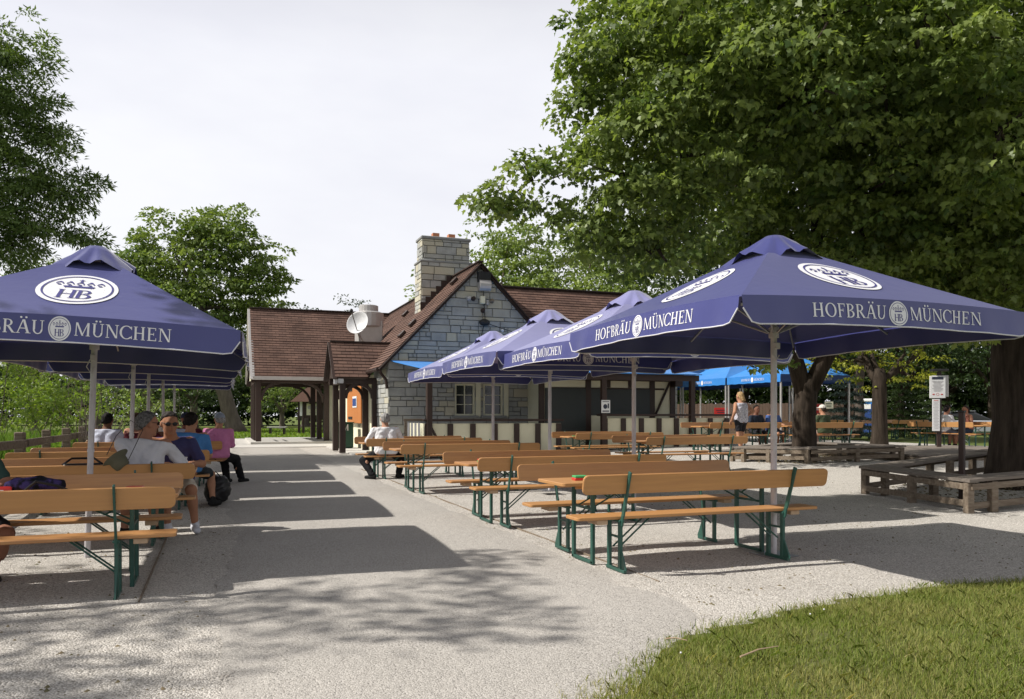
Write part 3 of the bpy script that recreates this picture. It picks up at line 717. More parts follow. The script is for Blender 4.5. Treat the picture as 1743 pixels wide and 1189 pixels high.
# main roof: the left slope (with eave return), the right slope and the right wing
up_l = (XM - 5.0, 0, zroof(XM) - zroof(5.0)); ll = math.hypot(XM - 4.98, SL * (XM - 4.98))
roof_plane('roof', (4.98, YF - .16, zroof(4.98)), (0, 1, 0), up_l, [(0, 0), (YB - YF, 0), (YB - YF, ll), (0, ll)][::1], H)
rl = math.hypot(XM - 4.98, SL * (XM - 4.98))
roof_plane('roof', (XR + .3, YF - .16, zroof(XR + .3)), (0, 1, 0), (-1, 0, SL), [(0, 0), (YB - YF, 0), (YB - YF, rl), (0, rl)], H)
WX = 17.0; WY = 30.0; WE = 2.75; ws = (6.46 - WE) / (WY - 26.4); wl = math.hypot(WY - 26.4, 6.46 - WE)
roof_plane('roof', (9.3, 26.4, WE), (1, 0, 0), (0, 1, ws), [(0, 0), (WX - 9.3, 0), (WX - 9.3, wl), (0, wl)], H)
roof_plane('roof', (9.3, 33.6, WE), (1, 0, 0), (0, -1, ws), [(0, 0), (WX - 9.3, 0), (WX - 9.3, wl), (0, wl)], H)
b = MB(); b.bar((8.6, WY, 6.50), (WX, WY, 6.50), .22, .05); b.bar((XM, YF - .15, ZR + .035), (XM, YB, ZR + .035), .2, .045); b.build('ridge_cap', M['timberx'], H)
b = MB()
for s in (-1, 1):
    xe = XM + s * (XM - 4.95)
    b.bar((xe, YF - .175, zroof(xe) - .05), (XM + s * .02, YF - .175, ZR - .06), .035, .17, (0, 1, 0))
b.build('barge_board', M['timberx'], H)
MB().tube([(4.93, YF - .1, zroof(4.95) - .05), (4.93, YB, zroof(4.95) - .05)], .06, 8).build('gutter', M['timber'], H)
MB().tube([(5.0, YF - .1, 2.9), (5.02, YF - .08, 2.72), (5.2, YF - .08, 2.5), (5.24, YF - .08, 2.2)], .05, 8).build('downpipe', M['timber'], H)
ashlar([[(11.6, -.2), (WX - .2, -.2), (WX - .2, 2.8), (11.6, 2.8)]], lambda u, v, o: (u, 26.7 - o, v), 'wing_wall', H, 8)
MB().box(((11.6 + WX - .2) / 2, 26.82, 1.3), (WX - .2 - 11.6, .22, 3.0)).build('wall_core', M['mortar'], H)
MB().prism([(26.75, -.2), (33.3, -.2), (33.3, 2.7), (WY, 6.3), (26.75, 2.7)], lambda a, c: (WX - .3, a, c), lambda a, c: (WX - .2, a, c)).build('gable_wall', M['cream'], H)
# chimney
def chim(x0, x1, y0, y1, z0, z1, name, seed, par):
    p = None
    for k, (reg, fn) in enumerate((([(x0, z0), (x1, z0), (x1, z1), (x0, z1)], lambda u, v, o: (u, y0 - o, v)), ([(y0 - .03, z0), (y1, z0), (y1, z1), (y0 - .03, z1)], lambda u, v, o: (x0 - o, u, v)), ([(y0, z0), (y1, z0), (y1, z1), (y0, z1)], lambda u, v, o: (x1 + o, u, v)))):
        ashlar([reg], fn, name, par, seed + k, rows=(.13, .17, .22, .3), wid=(.3, .85), warm=.3)
core = MB(); core.box((8.17, 29.45, 5.7), (1.9, .86, 2.8), ch=.01); core.box((8.17, 29.45, 7.5), (1.76, .76, .98), ch=.01); ch = core.build('chimney', M['mortar'], H)
chim(7.2, 9.14, 29.0, 29.9, 4.6, 7.1, 'stonework', 21, ch); chim(7.27, 9.07, 29.06, 29.84, 7.1, 7.95, 'stonework', 31, ch)
b = MB(); b.box((8.17, 29.45, 7.11), (2.06, 1.02, .09), ch=.02); b.box((8.17, 29.45, 8.0), (1.94, .94, .12), ch=.025); b.build('capping', M['mortar'], ch)
for x in (7.86, 8.48): MB().lathe([(.18, 8.05), (.18, 8.26), (.14, 8.26), (.14, 8.1)], 4, (x, 29.45, 0), rot=Matrix.Rotation(R(45), 3, 'Z')).build('flue', M['terra'], ch)
b = MB()
for k in range(6): b.box((7.25 + .2 * k, 28.95, zroof(7.25 + .2 * k) + .12), (.2, .03, .30))
b.build('flashing', M['timber'], ch)
# small fittings on the gable
def pz(x, z): return (x, YF - .06, z)
b = MB(); b.box((8.55, YF - .16, 6.02), (.44, .20, .36), ch=.02); fx = b.build('floodlight', M['black'], H); MB().lathe([(.19, -.2), (.19, .2)], 14, (8.55, YF - .18, 5.74), rot=Matrix.Rotation(R(90), 3, 'Y')).build('reflector', M['galv'], fx)
MB().box((8.5, YF - .12, 5.25), (.17, .14, .26), ch=.015).build('junction_box', M['cream'], H)
MB().box((8.68, YF - .12, 5.18), (.08, .1, .16), ch=.01).build('junction_box', M['galv'], H)
for x, z, mm in ((8.0, 5.27, 'galv'), (8.16, 5.27, 'timber'), (8.82, 5.22, 'oldwood'), (8.5, 4.88, 'timber')):
    MB().lathe([(.03, .12), (.06, .10), (.085, 0), (.075, -.02), (.05, .03)], 12, (x, YF - .16, z), rot=Matrix.Rotation(R(78), 3, 'X')).build('spotlight', M[mm], H)
b = MB(); b.ball((8.55, YF - .2, 4.48), (.2, .14, .12), 10); b.tube([(8.55, YF - .05, 4.55), (8.55, YF - .14, 4.5)], .03); b.build('camera_dome', M['black'], H)
MB().tube([(8.55, YF - .06, 5.6), (8.57, YF - .06, 5.3), (8.62, YF - .06, 4.6), (8.5, YF - .06, 4.1), (8.55, YF - .06, 3.2)], .012, 6).build('cable', M['black'], H)
b = MB()
for x0, dz in ((5.95, 0), (6.3, .0)): pass
for x, y in ((6.05, 27.2), (6.45, 27.3), (7.9, 27.1), (5.6, 30.9), (7.4, 32.6), (6.6, 35)):
    z = zroof(x) + .07; q = Matrix.Rotation(-math.atan(SL), 3, 'Y'); MB().box((x, y, z + .05), (.30, .28, .12), q, .02).build('roof_vent', M['timber'], H)
pass
b = MB(); b.box((11.2, 28.2, WE + ws * 1.8 + .1), (.5, .4, .04), Matrix.Rotation(math.atan(ws), 3, 'X')); b.lathe([(.1, 0), (.1, .35), (.14, .36), (.14, .42)], 10, (11.2, 28.2, WE + ws * 1.8)); b.build('vent_pipe', M['galv'], H)
anchor(H)
# string of small lamps from the gable
b = MB(); pts_ = [(8.62 + 1.0 * k, YF - .25 - .35 * k, 4.45 - .22 * k - .14 * math.sin(math.pi * k / 3)) for k in (0, .5, 1, 1.5, 2, 2.5, 3)]
sn = thing('string_lights', 'thin black string of small bulbs running from the gable over the parasols', 'string lights', (8.62, YF - .25, 4.3))
b.tube(pts_, .012, 5).build('cable', M['black'], sn)
for p in pts_[1:]: MB().ball((p[0], p[1], p[2] - .06), .05, 8).build('bulb', M['white'], sn, smooth=True)
anchor(sn)
# rooftop extractor and satellite dish
ex = thing('extractor_fan', 'pinkish grey metal extractor cowl standing on the brown roof', 'extractor', (5.95, 33, 3.9)); z = 3.7
MB().box((5.95, 33, z + .75), (1.0, .9, 1.5), ch=.02).build('housing', M['galv'], ex); MB().lathe([(.42, z + 1.2), (.46, z + 1.25), (.62, z + 1.3), (.62, z + 1.85), (.52, z + 1.9), (.40, z + 1.92), (.40, z + 2.15), (.36, z + 2.18)], 20, (5.95, 33, 0)).build('cowl', M['galv'], ex, smooth=False)
anchor(ex)
DK = .87
ds = thing('satellite_dish', 'white satellite dish on the brown roof beside the extractor cowl', 'satellite dish', (5.3, 31, 3.3))
rot = (Vector((-.62, -.72, .32))).to_track_quat('Z', 'Y').to_matrix(); C0 = Vector((5.22, 30.9, 4.85))
prof = [(.001, .02)] + [(.45 * k / 8, .02 + .15 * (k / 8) ** 2) for k in range(1, 9)] + [(.465, .175)] + [(.45 * k / 8, -.005 + .15 * (k / 8) ** 2) for k in range(8, 0, -1)]
MB().lathe(prof, 28, C0, rot=rot).build('reflector', M['dish'], ds, smooth=True)
ax = rot @ Vector((0, 0, 1)); tip = C0 + ax * .62 - Vector((0, 0, -.25)); low = C0 + Vector((0, 0, -.55))
b = MB(); b.tube([low, C0 - ax * .03 + Vector((0, 0, -.1))], .03, 8); b.tube([low, (5.3, 31, 3.3)], .035, 8); b.tube([low, tip], .022, 6); b.tube([low + Vector((0, 0, .15)), (5.7, 31.3, 3.7)], .02, 6); b.build('mount', M['steel'], ds)
b = MB(); b.ball(tip, (.07, .07, .09), 8); b.build('receiver', M['black'], ds, smooth=True); anchor(ds)

# ---------------------------------------------------------------- porch and pavilion
def post(b, x, y, z0, z1, s=.18, mi=0): b.box((x, y, (z0 + z1) / 2), (s, s, z1 - z0), ch=.012, mi=mi)
def brace(b, x, y, z, dx, dy, l=.75): 
    n = 5
    for k in range(n):
        a0 = k / n; a1 = (k + 1) / n
        f = lambda a: (x + dx * l * (1 - math.cos(a * math.pi / 2)), y + dy * l * (1 - math.cos(a * math.pi / 2)), z - l * (1 - math.sin(a * math.pi / 2)))
        b.bar(f(a0), f(a1), .12, .14, (dy, -dx, 0), ch=.004)
P = thing('porch', 'small dark timber porch with its own shingle roof against the stone house', 'porch', (4.1, 28.7, 0))
PZ = 2.62; b = MB()
for x, y in ((4.10, 27.75), (4.13, 29.65)):
    pb = MB(); post(pb, x, y, .03, PZ, .2); pb.build('post', M['timber'], P)
for y in (27.75, 29.65):
    b.box((4.75, y, PZ - .09), (1.7, .16, .22)); brace(b, 4.2, y, PZ - .2, 1, 0, .5)
    pb = MB(); post(pb, 5.22, y, .03, PZ, .2); pb.build('post', M['timber'], P); brace(b, 5.15, y, PZ - .2, -1, 0, .5)
b.box((4.1, 28.7, PZ - .09), (.16, 1.9, .2)); b.build('beam', M['timberx'], P)
ps = (3.93 - 2.62) / (28.7 - 27.5); plen = math.hypot(1.2, 1.31)
roof_plane('roof', (3.82, 27.5, 2.64), (1, 0, 0), (0, 1, ps), [(0, 0), (1.1, 0), (2.35, plen), (0, plen)], P)
roof_plane('roof', (3.82, 29.9, 2.64), (1, 0, 0), (0, -1, ps), [(0, 0), (1.1, 0), (2.35, plen), (0, plen)], P)
MB().bar((3.80, 28.7, 3.96), (6.1, 28.7, 3.96), .16, .05).build('ridge_cap', M['timberx'], P)
MB().prism([(27.65, 2.66), (29.75, 2.66), (28.7, 3.82)], lambda a, c: (3.9, a, c), lambda a, c: (3.98, a, c)).build('gable_boards', M['timber'], P)
b = MB(); b.bar((3.80, 27.45, 2.57), (3.80, 28.7, 3.92), .035, .16, (1, 0, 0)); b.bar((3.80, 29.95, 2.57), (3.80, 28.7, 3.92), .035, .16, (1, 0, 0)); b.build('barge_board', M['timberx'], P)
b = MB(); b.box((4.02, 27.62, 2.55), (.2, .12, .24), ch=.02); b.box((3.84, 27.6, 2.55), (.1, .1, .3)); b.build('lamp_box', M['dish'], P)
anchor(P)
PV = thing('pavilion', 'open dark timber shelter with a large brown shingle roof left of the house', 'pavilion', (3.5, 40.5, 0))
PE = 3.06
for x, y in ((1.82, 37.85), (1.80, 39.3), (1.80, 40.6), (1.80, 42.0), (1.82, 43.3), (4.85, 37.85), (4.85, 43.3), (4.85, 40.6)):
    pb = MB(); post(pb, x, y, .13, PE, .24); pb.build('post', M['timber'], PV)
b = MB()
for y in (37.85, 43.3): b.box((3.6, y, PE - .12), (4.2, .2, .28)); brace(b, 1.95, y, PE - .25, 1, 0, .8); brace(b, 4.72, y, PE - .25, -1, 0, .9)
b.box((1.8, 40.5, PE - .1), (.2, 5.6, .26)); b.build('beam', M['timberx'], PV)
b = MB()
for z in (1.05, 1.5): b.box((1.8, 39.2, z), (.06, 2.6, .07))
b.build('rail', M['timber'], PV)
pvs = (6.5 - PE) / 3.0; pvl = math.hypot(3.05, 6.5 - PE + .05)
roof_plane('roof', (1.55, 37.45, PE - .05), (1, 0, 0), (0, 1, pvs), [(0, 0), (3.6, 0), (6.9, pvl), (0, pvl)], PV)
roof_plane('roof', (1.55, 43.6, PE - .05), (1, 0, 0), (0, -1, pvs), [(0, 0), (3.6, 0), (6.9, pvl), (0, pvl)], PV)
MB().bar((1.52, 40.5, 6.53), (8.4, 40.5, 6.53), .24, .06).build('ridge_cap', M['timberx'], PV)
MB().prism([(37.8, PE), (43.2, PE), (40.5, 6.3)], lambda a, c: (1.64, a, c), lambda a, c: (1.74, a, c)).build('gable_boards', M['cream'], PV)
b = MB(); b.bar((1.54, 37.4, PE - .12), (1.54, 40.5, 6.46), .05, .2, (1, 0, 0)); b.bar((1.54, 43.6, PE - .12), (1.54, 40.5, 6.46), .05, .2, (1, 0, 0)); b.bar((1.55, 37.42, PE - .06), (5.1, 37.42, PE - .06), .04, .16); b.build('barge_board', M['galv'], PV)
anchor(PV)
# orange board door, bin, curved sign of the porch
D = thing('board_door', 'orange pine board hatch with a small blue notice under the porch roof', 'door', (5.2, 32, 1))
b = MB()
for k in range(12): b.box((5.165, 30.15 + .28 * k + .14, 1.78), (.045, .276, 1.52), ch=.006)
b.build('boards', M['orange_board'], D); MB().box((5.13, 31.5, 1.85), (.02, .95, .44)).build('notice', M['signwhite'], D)
b = MB(); b.box((5.115, 31.5, 1.84), (.012, .8, .30)); b.build('notice_print', M['bluedark'], D)
b = MB()
for z in (1.22, 2.35): b.box((5.13, 32.6, z), (.03, .9, .1))
b.build('hinge', M['black'], D); anchor(D)
BN = thing('waste_bin', 'dark green bin marked with a white letter M behind the porch posts', 'bin', (4.72, 31.6, .036))
b = MB(); b.box((0, 0, .5), (.66, .66, .96), ch=.03); b.build('body', M['bin'], BN); MB().box((0, 0, 1.0), (.7, .7, .05), ch=.015).build('lid', M['bin'], BN)
t_, w_ = text_polys('M', .24)
flat_mesh('letter', [[(x - w_ / 2, y) for x, y in p] for p in t_], lambda x, y, o: (x + .02, -.333 - o, .70 + y), M['signwhite'], BN, .002)

# ---------------------------------------------------------------- half-timbered counters and the kiosk hut
def counter(name, label, x0, x1, y, h, n, diag_first, diag_last, dz=0, side=None):
    t = thing(name, label, 'counter', ((x0 + x1) / 2, y, dz)); b = MB(); W_ = x1 - x0
    b.box(((x0 + x1) / 2, y + .06, dz + h / 2 - .1), (W_, .06, h), ch=.005)
    if side: b.box((x0 + .03, y + 1.1, dz + h / 2 - .1), (.06, 2.0, h))
    b.build('panel', M['cream'], t); f = MB()
    for k in range(n + 1):
        x = x0 + .09 + (W_ - .18) * k / n; f.box((x, y, dz + h / 2 - .1), (.17, .075, h - .02), ch=.006)
        if k < n:
            xa = x + .09; xb = x0 + .09 + (W_ - .18) * (k + 1) / n - .09
            if k == 0 and diag_first: f.bar((xa + .02, y + .004, dz + h - .2), (xb - .02, y + .004, dz + .02), .06, .13, (0, 1, 0))
            if k == n - 1 and diag_last: f.bar((xa + .02, y + .004, dz + .02), (xb - .02, y + .004, dz + h - .2), .06, .13, (0, 1, 0))
    f.box(((x0 + x1) / 2, y - .006, dz + .0), (W_, .07, .14)); f.build('framing', M['timber'], t)
    MB().box(((x0 + x1) / 2, y + .12, dz + h + .0), (W_ + .12, .42, .07), ch=.012).build('countertop', M['timberx'], t)
    return anchor(t)
counter('counter', 'long half-timbered cream bar counter in front of the stone gable', 5.98, 10.55, 23.7, 1.18, 6, True, False, side=True)
counter('counter', 'half-timbered cream bar counter at the right, ending in a diagonal brace', 11.95, 16.9, 23.5, 1.18, 7, False, True, dz=.16)
SG = thing('slatted_gate', 'small brown gate with white slats at the left end of the bar', 'gate', (5.7, 23.8, 0))
b = MB(); b.box((5.42, 23.82, .6), (.07, .07, 1.2)); b.box((5.66, 23.82, 1.19), (.6, .08, .07)); b.box((5.66, 23.82, .22), (.44, .05, .07)); b.build('frame', M['oldwood'], SG)
b = MB()
for k in range(4): b.box((5.51 + .11 * k, 23.82, .68), (.065, .03, .86))
b.build('slats', M['signwhite'], SG); anchor(SG)
AW = thing('awning', 'flat sky blue canopy on brown posts over the bar counter', 'awning', (8.5, 24.5, 0))
for x, y, z0 in ((6.12, 23.66, 0), (11.96, 23.45, .1), (15.35, 23.45, .15)):
    pb = MB(); post(pb, x, y, z0, 2.62, .17); pb.build('post', M['timber'], AW)
b = MB(); b.prism([(5.35, 25.7), (15.6, 25.7), (15.6, 23.2), (5.9, 23.2)], lambda a, c: (a, c, 2.70 + (c - 23.2) * .16), lambda a, c: (a, c, 2.73 + (c - 23.2) * .16)); b.build('canvas', M['blue'], AW)
b = MB(); b.bar((5.95, 23.45, 2.60), (15.6, 23.45, 2.60), .14, .2); b.build('beam', M['timberx'], AW)
anchor(AW)
K = thing('kiosk_hut', 'dark half-timbered serving hut with a closed grey shutter behind the right counter', 'hut', (13, 25, 0))
b = MB(); b.box((12.75, 25.3, 1.5), (5.1, 1.4, 2.4), ch=.01); b.build('wall', M['cream'], K)
f = MB()
for x in (10.22, 11.95, 14.45, 15.28): f.box((x, 24.585, 1.5), (.2, .07, 2.4))
for x in (12.7, 13.6): f.box((x, 24.59, 2.44), (.2, .06, .3))
f.box((12.75, 24.575, 2.60), (5.2, .09, .16)); f.box((12.75, 24.59, 2.25), (4.4, .05, .06)); f.bar((14.55, 24.59, 1.3), (15.15, 24.59, 2.5), .05, .17, (0, 1, 0)); f.box((15.35, 24.4, 2.45), (.3, .3, .2)); f.build('framing', M['timber'], K)
b = MB(); b.box((13.2, 24.58, 1.78), (2.3, .05, .9)); b.box((11.1, 24.58, 1.5), (1.5, .05, 1.5)); b.build('shutter', M['grey_shutter'], K)
MB().box((12.75, 25.2, 2.82), (5.6, 1.9, .14), ch=.02).build('roof', M['timberx'], K)
b = MB(); b.box((13.4, 24.2, 2.66), (2.2, .05, .05)); b.build('tube_lamp', M['galv'], K)
anchor(K)
NT = thing('notice', 'white paper notice with dark print taped to the hut post', 'notice', (11.98, 23.36, 1.62))
MB().box((0, 0, 0), (.32, .008, .42), ch=.001).build('sheet', M['signwhite'], NT)
b = MB()
for z in (.16, -.14, -.17): b.box((0, -.006, z), (.24, .003, .02), ch=0)
b.ball((-.02, -.006, .0), (.075, .002, .08), 10); b.box((.09, -.006, .02), (.05, .003, .16), ch=0); b.build('print', M['inkdark'], NT)
NT.location = (11.99, 23.352, 1.62)
# ================================================================ trees and plants
FPX = 1353.0; CY, SY = math.cos(R(20.45)), math.sin(R(20.45))
def at(px, py, d):
    """world point seen at photo pixel (px, py) at depth d: used to survey where each crown and limb stands"""
    u = (px - 871.5) / FPX * d; return Vector((SY * d + CY * u, CY * d - SY * u, 1.36 - (py - 705) / FPX * d))
M['maple'] = leaf_mat('maple_leaf', (.062, .106, .028), (.25, .305, .092), .45, .45, .35)
M['ash'] = leaf_mat('ash_leaf', (.055, .10, .030), (.18, .25, .072), .3, .45, .35)
M['far_leaf'] = leaf_mat('distant_leaf', (.072, .125, .036), (.25, .315, .09), .3, .5, .3)
M['shade_leaf'] = leaf_mat('shaded_green_leaf', (.022, .045, .014), (.060, .092, .028), .25, .5, .3)  # background shade put into the colour: a darker copy of the far leaf
M['bright_leaf'] = leaf_mat('bright_leaf', (.085, .16, .022), (.25, .33, .06), .4, .5, .3)
M['yellow_leaf'] = leaf_mat('yellow_leaf', (.09, .13, .02), (.42, .42, .05), .4, .5, .3)
M['needle'] = leaf_mat('spruce_needle', (.030, .055, .045), (.12, .17, .155), .1, .6, .3)
MAPLE = np.array([(0, 0), (.38, .04), (.30, .24), (.62, .46), (.28, .55), (.24, .72), (0, 1.08), (-.24, .72), (-.28, .55), (-.62, .46), (-.30, .24), (-.38, .04)])
KITE = np.array([(0, 0), (.30, .40), (0, 1.0), (-.30, .40)])
ASHL = np.array([(0, 0), (.17, .35), (0, 1.0), (-.17, .35)])
def unit(n):
    v = rng.normal(0, 1, (n, 3)); return v / np.linalg.norm(v, axis=1, keepdims=True)
def clusters_of(lobes, per=9.0, cr=(.28, .5), fill=.25):
    """leaf clumps spread over every lobe's shell, some inside it"""
    C = []; Rr = []; O = []
    for (x, y, z, r) in lobes:
        n = max(4, int(per * r * r)); d = unit(n); k = rng.uniform(.72, 1.08, n); k[rng.random(n) < .14] *= 1.2; ins = rng.random(n) < fill; k[ins] = rng.uniform(.2, .75, ins.sum())
        k *= 1 + .18 * np.sin(5 * d[:, 0] + 3 * d[:, 2] + x)          # uneven outline
        C.append(np.array((x, y, z)) + d * (k * r)[:, None] * (1, 1, .85)); O.append(d); Rr.append(rng.uniform(*cr, n))
    return np.concatenate(C), np.concatenate(Rr), np.concatenate(O)
def leaves(name, C, Rr, O, per, size, shape, m_, parent, droop=.5, flat=.55, vbase=.5):
    n = len(C) * per; ci = np.repeat(np.arange(len(C)), per); u = unit(n); u[:, 2] = np.abs(u[:, 2]) * .9 - .25
    k = rng.uniform(.25, 1, n) ** .6
    P = C[ci] + u * (Rr[ci] * k)[:, None] * (1, 1, flat)
    d = u * .8 + O[ci] * .45 + rng.normal(0, .45, (n, 3)); d[:, 2] -= droop; d /= np.linalg.norm(d, axis=1, keepdims=True)
    nr = np.array((0, 0, 1.0)) + u * .55 + rng.normal(0, .62, (n, 3)); nr -= d * (nr * d).sum(1, keepdims=True); nr /= np.linalg.norm(nr, axis=1, keepdims=True) + 1e-9
    s = np.cross(d, nr); sz = size * rng.uniform(.65, 1.25, n)
    sh = shape; cup = (np.abs(sh[:, 0]) * .25 - .12 * sh[:, 1] ** 2)
    V = P[:, None, :] + sz[:, None, None] * (s[:, None, :] * sh[None, :, 0, None] + d[:, None, :] * sh[None, :, 1, None] + nr[:, None, :] * cup[None, :, None])
    cv = rng.normal(0, .16, len(C)); var = np.clip(vbase + cv[ci] + rng.normal(0, .17, n), 0, 1)
    return np_mesh(name, V.reshape(-1, 3), len(sh), np.arange(n * len(sh)).reshape(-1, len(sh)), m_, parent, var=var)
def limb(b, p, q, r0, r1, bend=.12, n=6, k=8, sag=0):
    p = Vector(p); q = Vector(q); l = (q - p).length; ax = Vector(rng.normal(0, 1, 3)).normalized(); pts = []
    for i in range(n + 1):
        t = i / n; a = p.lerp(q, t) + ax * (math.sin(math.pi * t) * bend * l) + Vector(rng.normal(0, .012 * l, 3)) * (0 < i < n); a.z += sag * l * math.sin(math.pi * t); pts.append(a)
    b.tube(pts, [r0 + (r1 - r0) * (i / n) ** .8 for i in range(n + 1)], k); return pts
def tree(label, base, lobes, trunk_r, fork, leafm, barkm, per=9, nl=26, size=.12, shape=KITE, cr=(.28, .5), group=None, twigs=60, name='tree', lean=(0, 0), fork_n=4, droop=.5, vbase=.5, flat=.55, flare=1.5, crown=True):
    base = Vector(base); t = thing(name, label, 'tree', base, 0, group); b = MB()
    lob = [tuple(Vector(q[:3]) - base) + (q[3],) for q in lobes]
    f = Vector((lean[0], lean[1], fork)); n = 9
    pts = [Vector((0, 0, -.2)).lerp(f, i / n) + Vector((rng.normal(0, .03), rng.normal(0, .03), 0)) * trunk_r * (i > 0) for i in range(n + 1)]
    rad = [trunk_r * (1 + (flare - 1) * max(0, 1 - i / 2.2) ** 2 - .22 * i / n) * (.72 if i == n else 1) for i in range(n + 1)]
    b.tube(pts, rad, 16)
    order = sorted(lob, key=lambda q: -q[3]); mains = []
    for q in order:
        c = Vector(q[:3]); st = f - Vector((0, 0, .55)); r0 = trunk_r * (.72 if fork_n < 3 else .6)
        if len(mains) >= fork_n:      # start from the nearest main limb
            best = min(mains, key=lambda m_: min((c - p).length for p in m_[0])); j = min(range(len(best[0])), key=lambda i: (c - best[0][i]).length); j = max(1, min(j, len(best[0]) - 2)); st = best[0][j]; r0 = best[1] * (1 - .7 * j / len(best[0])) * .75
        pl_ = limb(b, st, c, r0, max(.012, r0 * .22), .08, 7, 8, .05); mains.append((pl_, r0))
    C, Rr, O = clusters_of(lob, per, cr)
    for i in rng.choice(len(C), min(twigs, len(C)), replace=False):
        c = Vector(C[i]); best = min(mains, key=lambda m_: min((c - p).length for p in m_[0])); p = min(best[0], key=lambda p: (c - p).length)
        limb(b, p, c, .02 + trunk_r * .03, .005, .08, 4, 5)
    b.build('trunk', barkm, t, smooth=True, fix=False)
    if crown: leaves('crown', C, Rr, O, nl, size, shape, leafm, t, droop, flat, vbase)
    return t
def L(*rows, dd=0): return [tuple(at(px, py, d + dd)) + (r_,) for px, py, d, r_ in rows]
b1 = (12.5, 9.3); b2 = (13.55, 15.8)
maple1 = L((1700, 150, 12, 2.2), (1550, 50, 12, 2.2), (1400, 60, 12.6, 2), (1260, 30, 13, 1.9), (1130, 50, 11.1, 1.29), (1108, 150, 11.5, 1.12), (1150, 220, 11.2, 1.25), (1300, 230, 13, 1.5), (1450, 240, 12.5, 1.5),
           (1620, 300, 12, 1.5), (1740, 330, 11, 1.6), (1033, 255, 11.8, 0.817), (1060, 330, 11.6, 0.946), (1180, 370, 11.5, 0.989), (925, 310, 12, 0.533), (868, 335, 12.1, 0.31), (830, 358, 12.2, 0.189), (1000, 395, 12, 0.533), (1110, 430, 11.8, 0.602),
           (940, 380, 12, 0.361), (1008, 130, 11.6, 0.43), (1063, 60, 11.5, 0.602), (983, 195, 11.7, 0.361), (1630, 430, 11.5, 0.9), (1560, -160, 12.5, 2.6), (1300, -150, 13, 2.4), (1120, -90, 13.3, 1.6), (1800, -50, 11.5, 2.6), (1850, 250, 11.5, 2.2), (1450, 430, 12, 1.15), (1560, 440, 12, 1.2), (1660, 480, 11.7, 1), (1350, 400, 12.3, 1.05), (1750, 470, 11.4, 1.1), (1330, 180, 10.6, 1.2), (1250, 80, 10.5, 1.2), (1400, 30, 10, 1.5), (1500, 130, 10.2, 1.4), (1630, 60, 9.8, 1.4), (1700, 220, 9.8, 1.2), (1480, 330, 11.4, 1.2), (1260, 400, 12.6, 0.8))
tree('big maple at the right edge with a very thick dark trunk and overhanging crown', (b1[0], b1[1], g(*b1)), maple1, .55, 3.6, M['maple'], M['bark'], per=32, nl=66, size=.082, shape=MAPLE, cr=(.24, .5), group='maples over the yard', twigs=170, name='maple_tree', droop=.75, flare=1.35, flat=.75)
maple2 = L((1250, 420, 17, 1.5), (1400, 400, 18, 1.8), (1550, 430, 18.5, 1.8), (1690, 470, 18, 1.6), (1350, 200, 18, 2.6), (1560, 180, 18, 2.6), (1190, 260, 17, 1.9), (1100, 400, 17.5, 1.0), (1470, 520, 19.5, 1.0), (1600, 540, 19.5, .9), (1720, 300, 18, 2.4), (1430, 20, 18.5, 2.8), (1220, 60, 18, 3.1), (1650, 0, 19, 3), (1270, 620, 17.5, .38), (1325, 612, 18, .3))
tree('forked maple whose dark trunk splits in two just below its crown', (b2[0], b2[1], g(*b2)), maple2, .31, 2.1, M['maple'], M['bark'], per=18, nl=50, size=.115, shape=MAPLE, cr=(.35, .6), group='maples over the yard', twigs=80, name='maple_tree', fork_n=2, droop=.7, vbase=.42, lean=(.05, 0), flare=1.25)
ash = L((-10, 100, 22, 1.3), (45, 180, 22, .9), (85, 235, 22.3, .75), (-90, 200, 22, 2.6), (10, 290, 22, 1.5), (85, 320, 22, .95), (140, 325, 22.2, .5), (165, 320, 22.3, .25), (60, 390, 22, 1.1), (125, 400, 22.2, .55), (160, 410, 22.3, .22), (-100, 400, 22, 2.4), (-200, 120, 22, 3), (20, 420, 22.4, .9), (-140, 20, 22.5, 2.0))
tree('tall feathery ash tree at the left edge above the first left parasol', tuple(at(-150, 705, 22.2))[:2] + (0,), ash, .32, 4.5, M['ash'], M['bark'], per=36, nl=70, size=.15, shape=ASHL, cr=(.28, .5), twigs=110, name='ash_tree', droop=.35, flat=.9)
mid = L((300, 440, 62, 3.6), (385, 405, 62, 2.6), (430, 440, 62, 2.4), (445, 500, 62, 2.2), (245, 455, 62, 2.2), (335, 500, 61, 3.2), (270, 520, 62, 2.8), (345, 395, 63, 2.0), (405, 530, 63, 2.0), (350, 570, 62, 3.0), (290, 590, 62, 2.6), (225, 440, 62, 1.0), (470, 480, 62, .9), (400, 600, 64, 2.6), (455, 545, 64, 1.3))
tree('round-headed deciduous tree with a leaning grey trunk left of the pavilion', tuple(at(402, 705, 62))[:2] + (0,), mid, .62, 5.5, M['far_leaf'], M['bark_grey'], per=9, nl=42, size=.34, shape=KITE, cr=(.7, 1.15), twigs=120, name='tree', lean=(-1.6, 0), droop=.5)
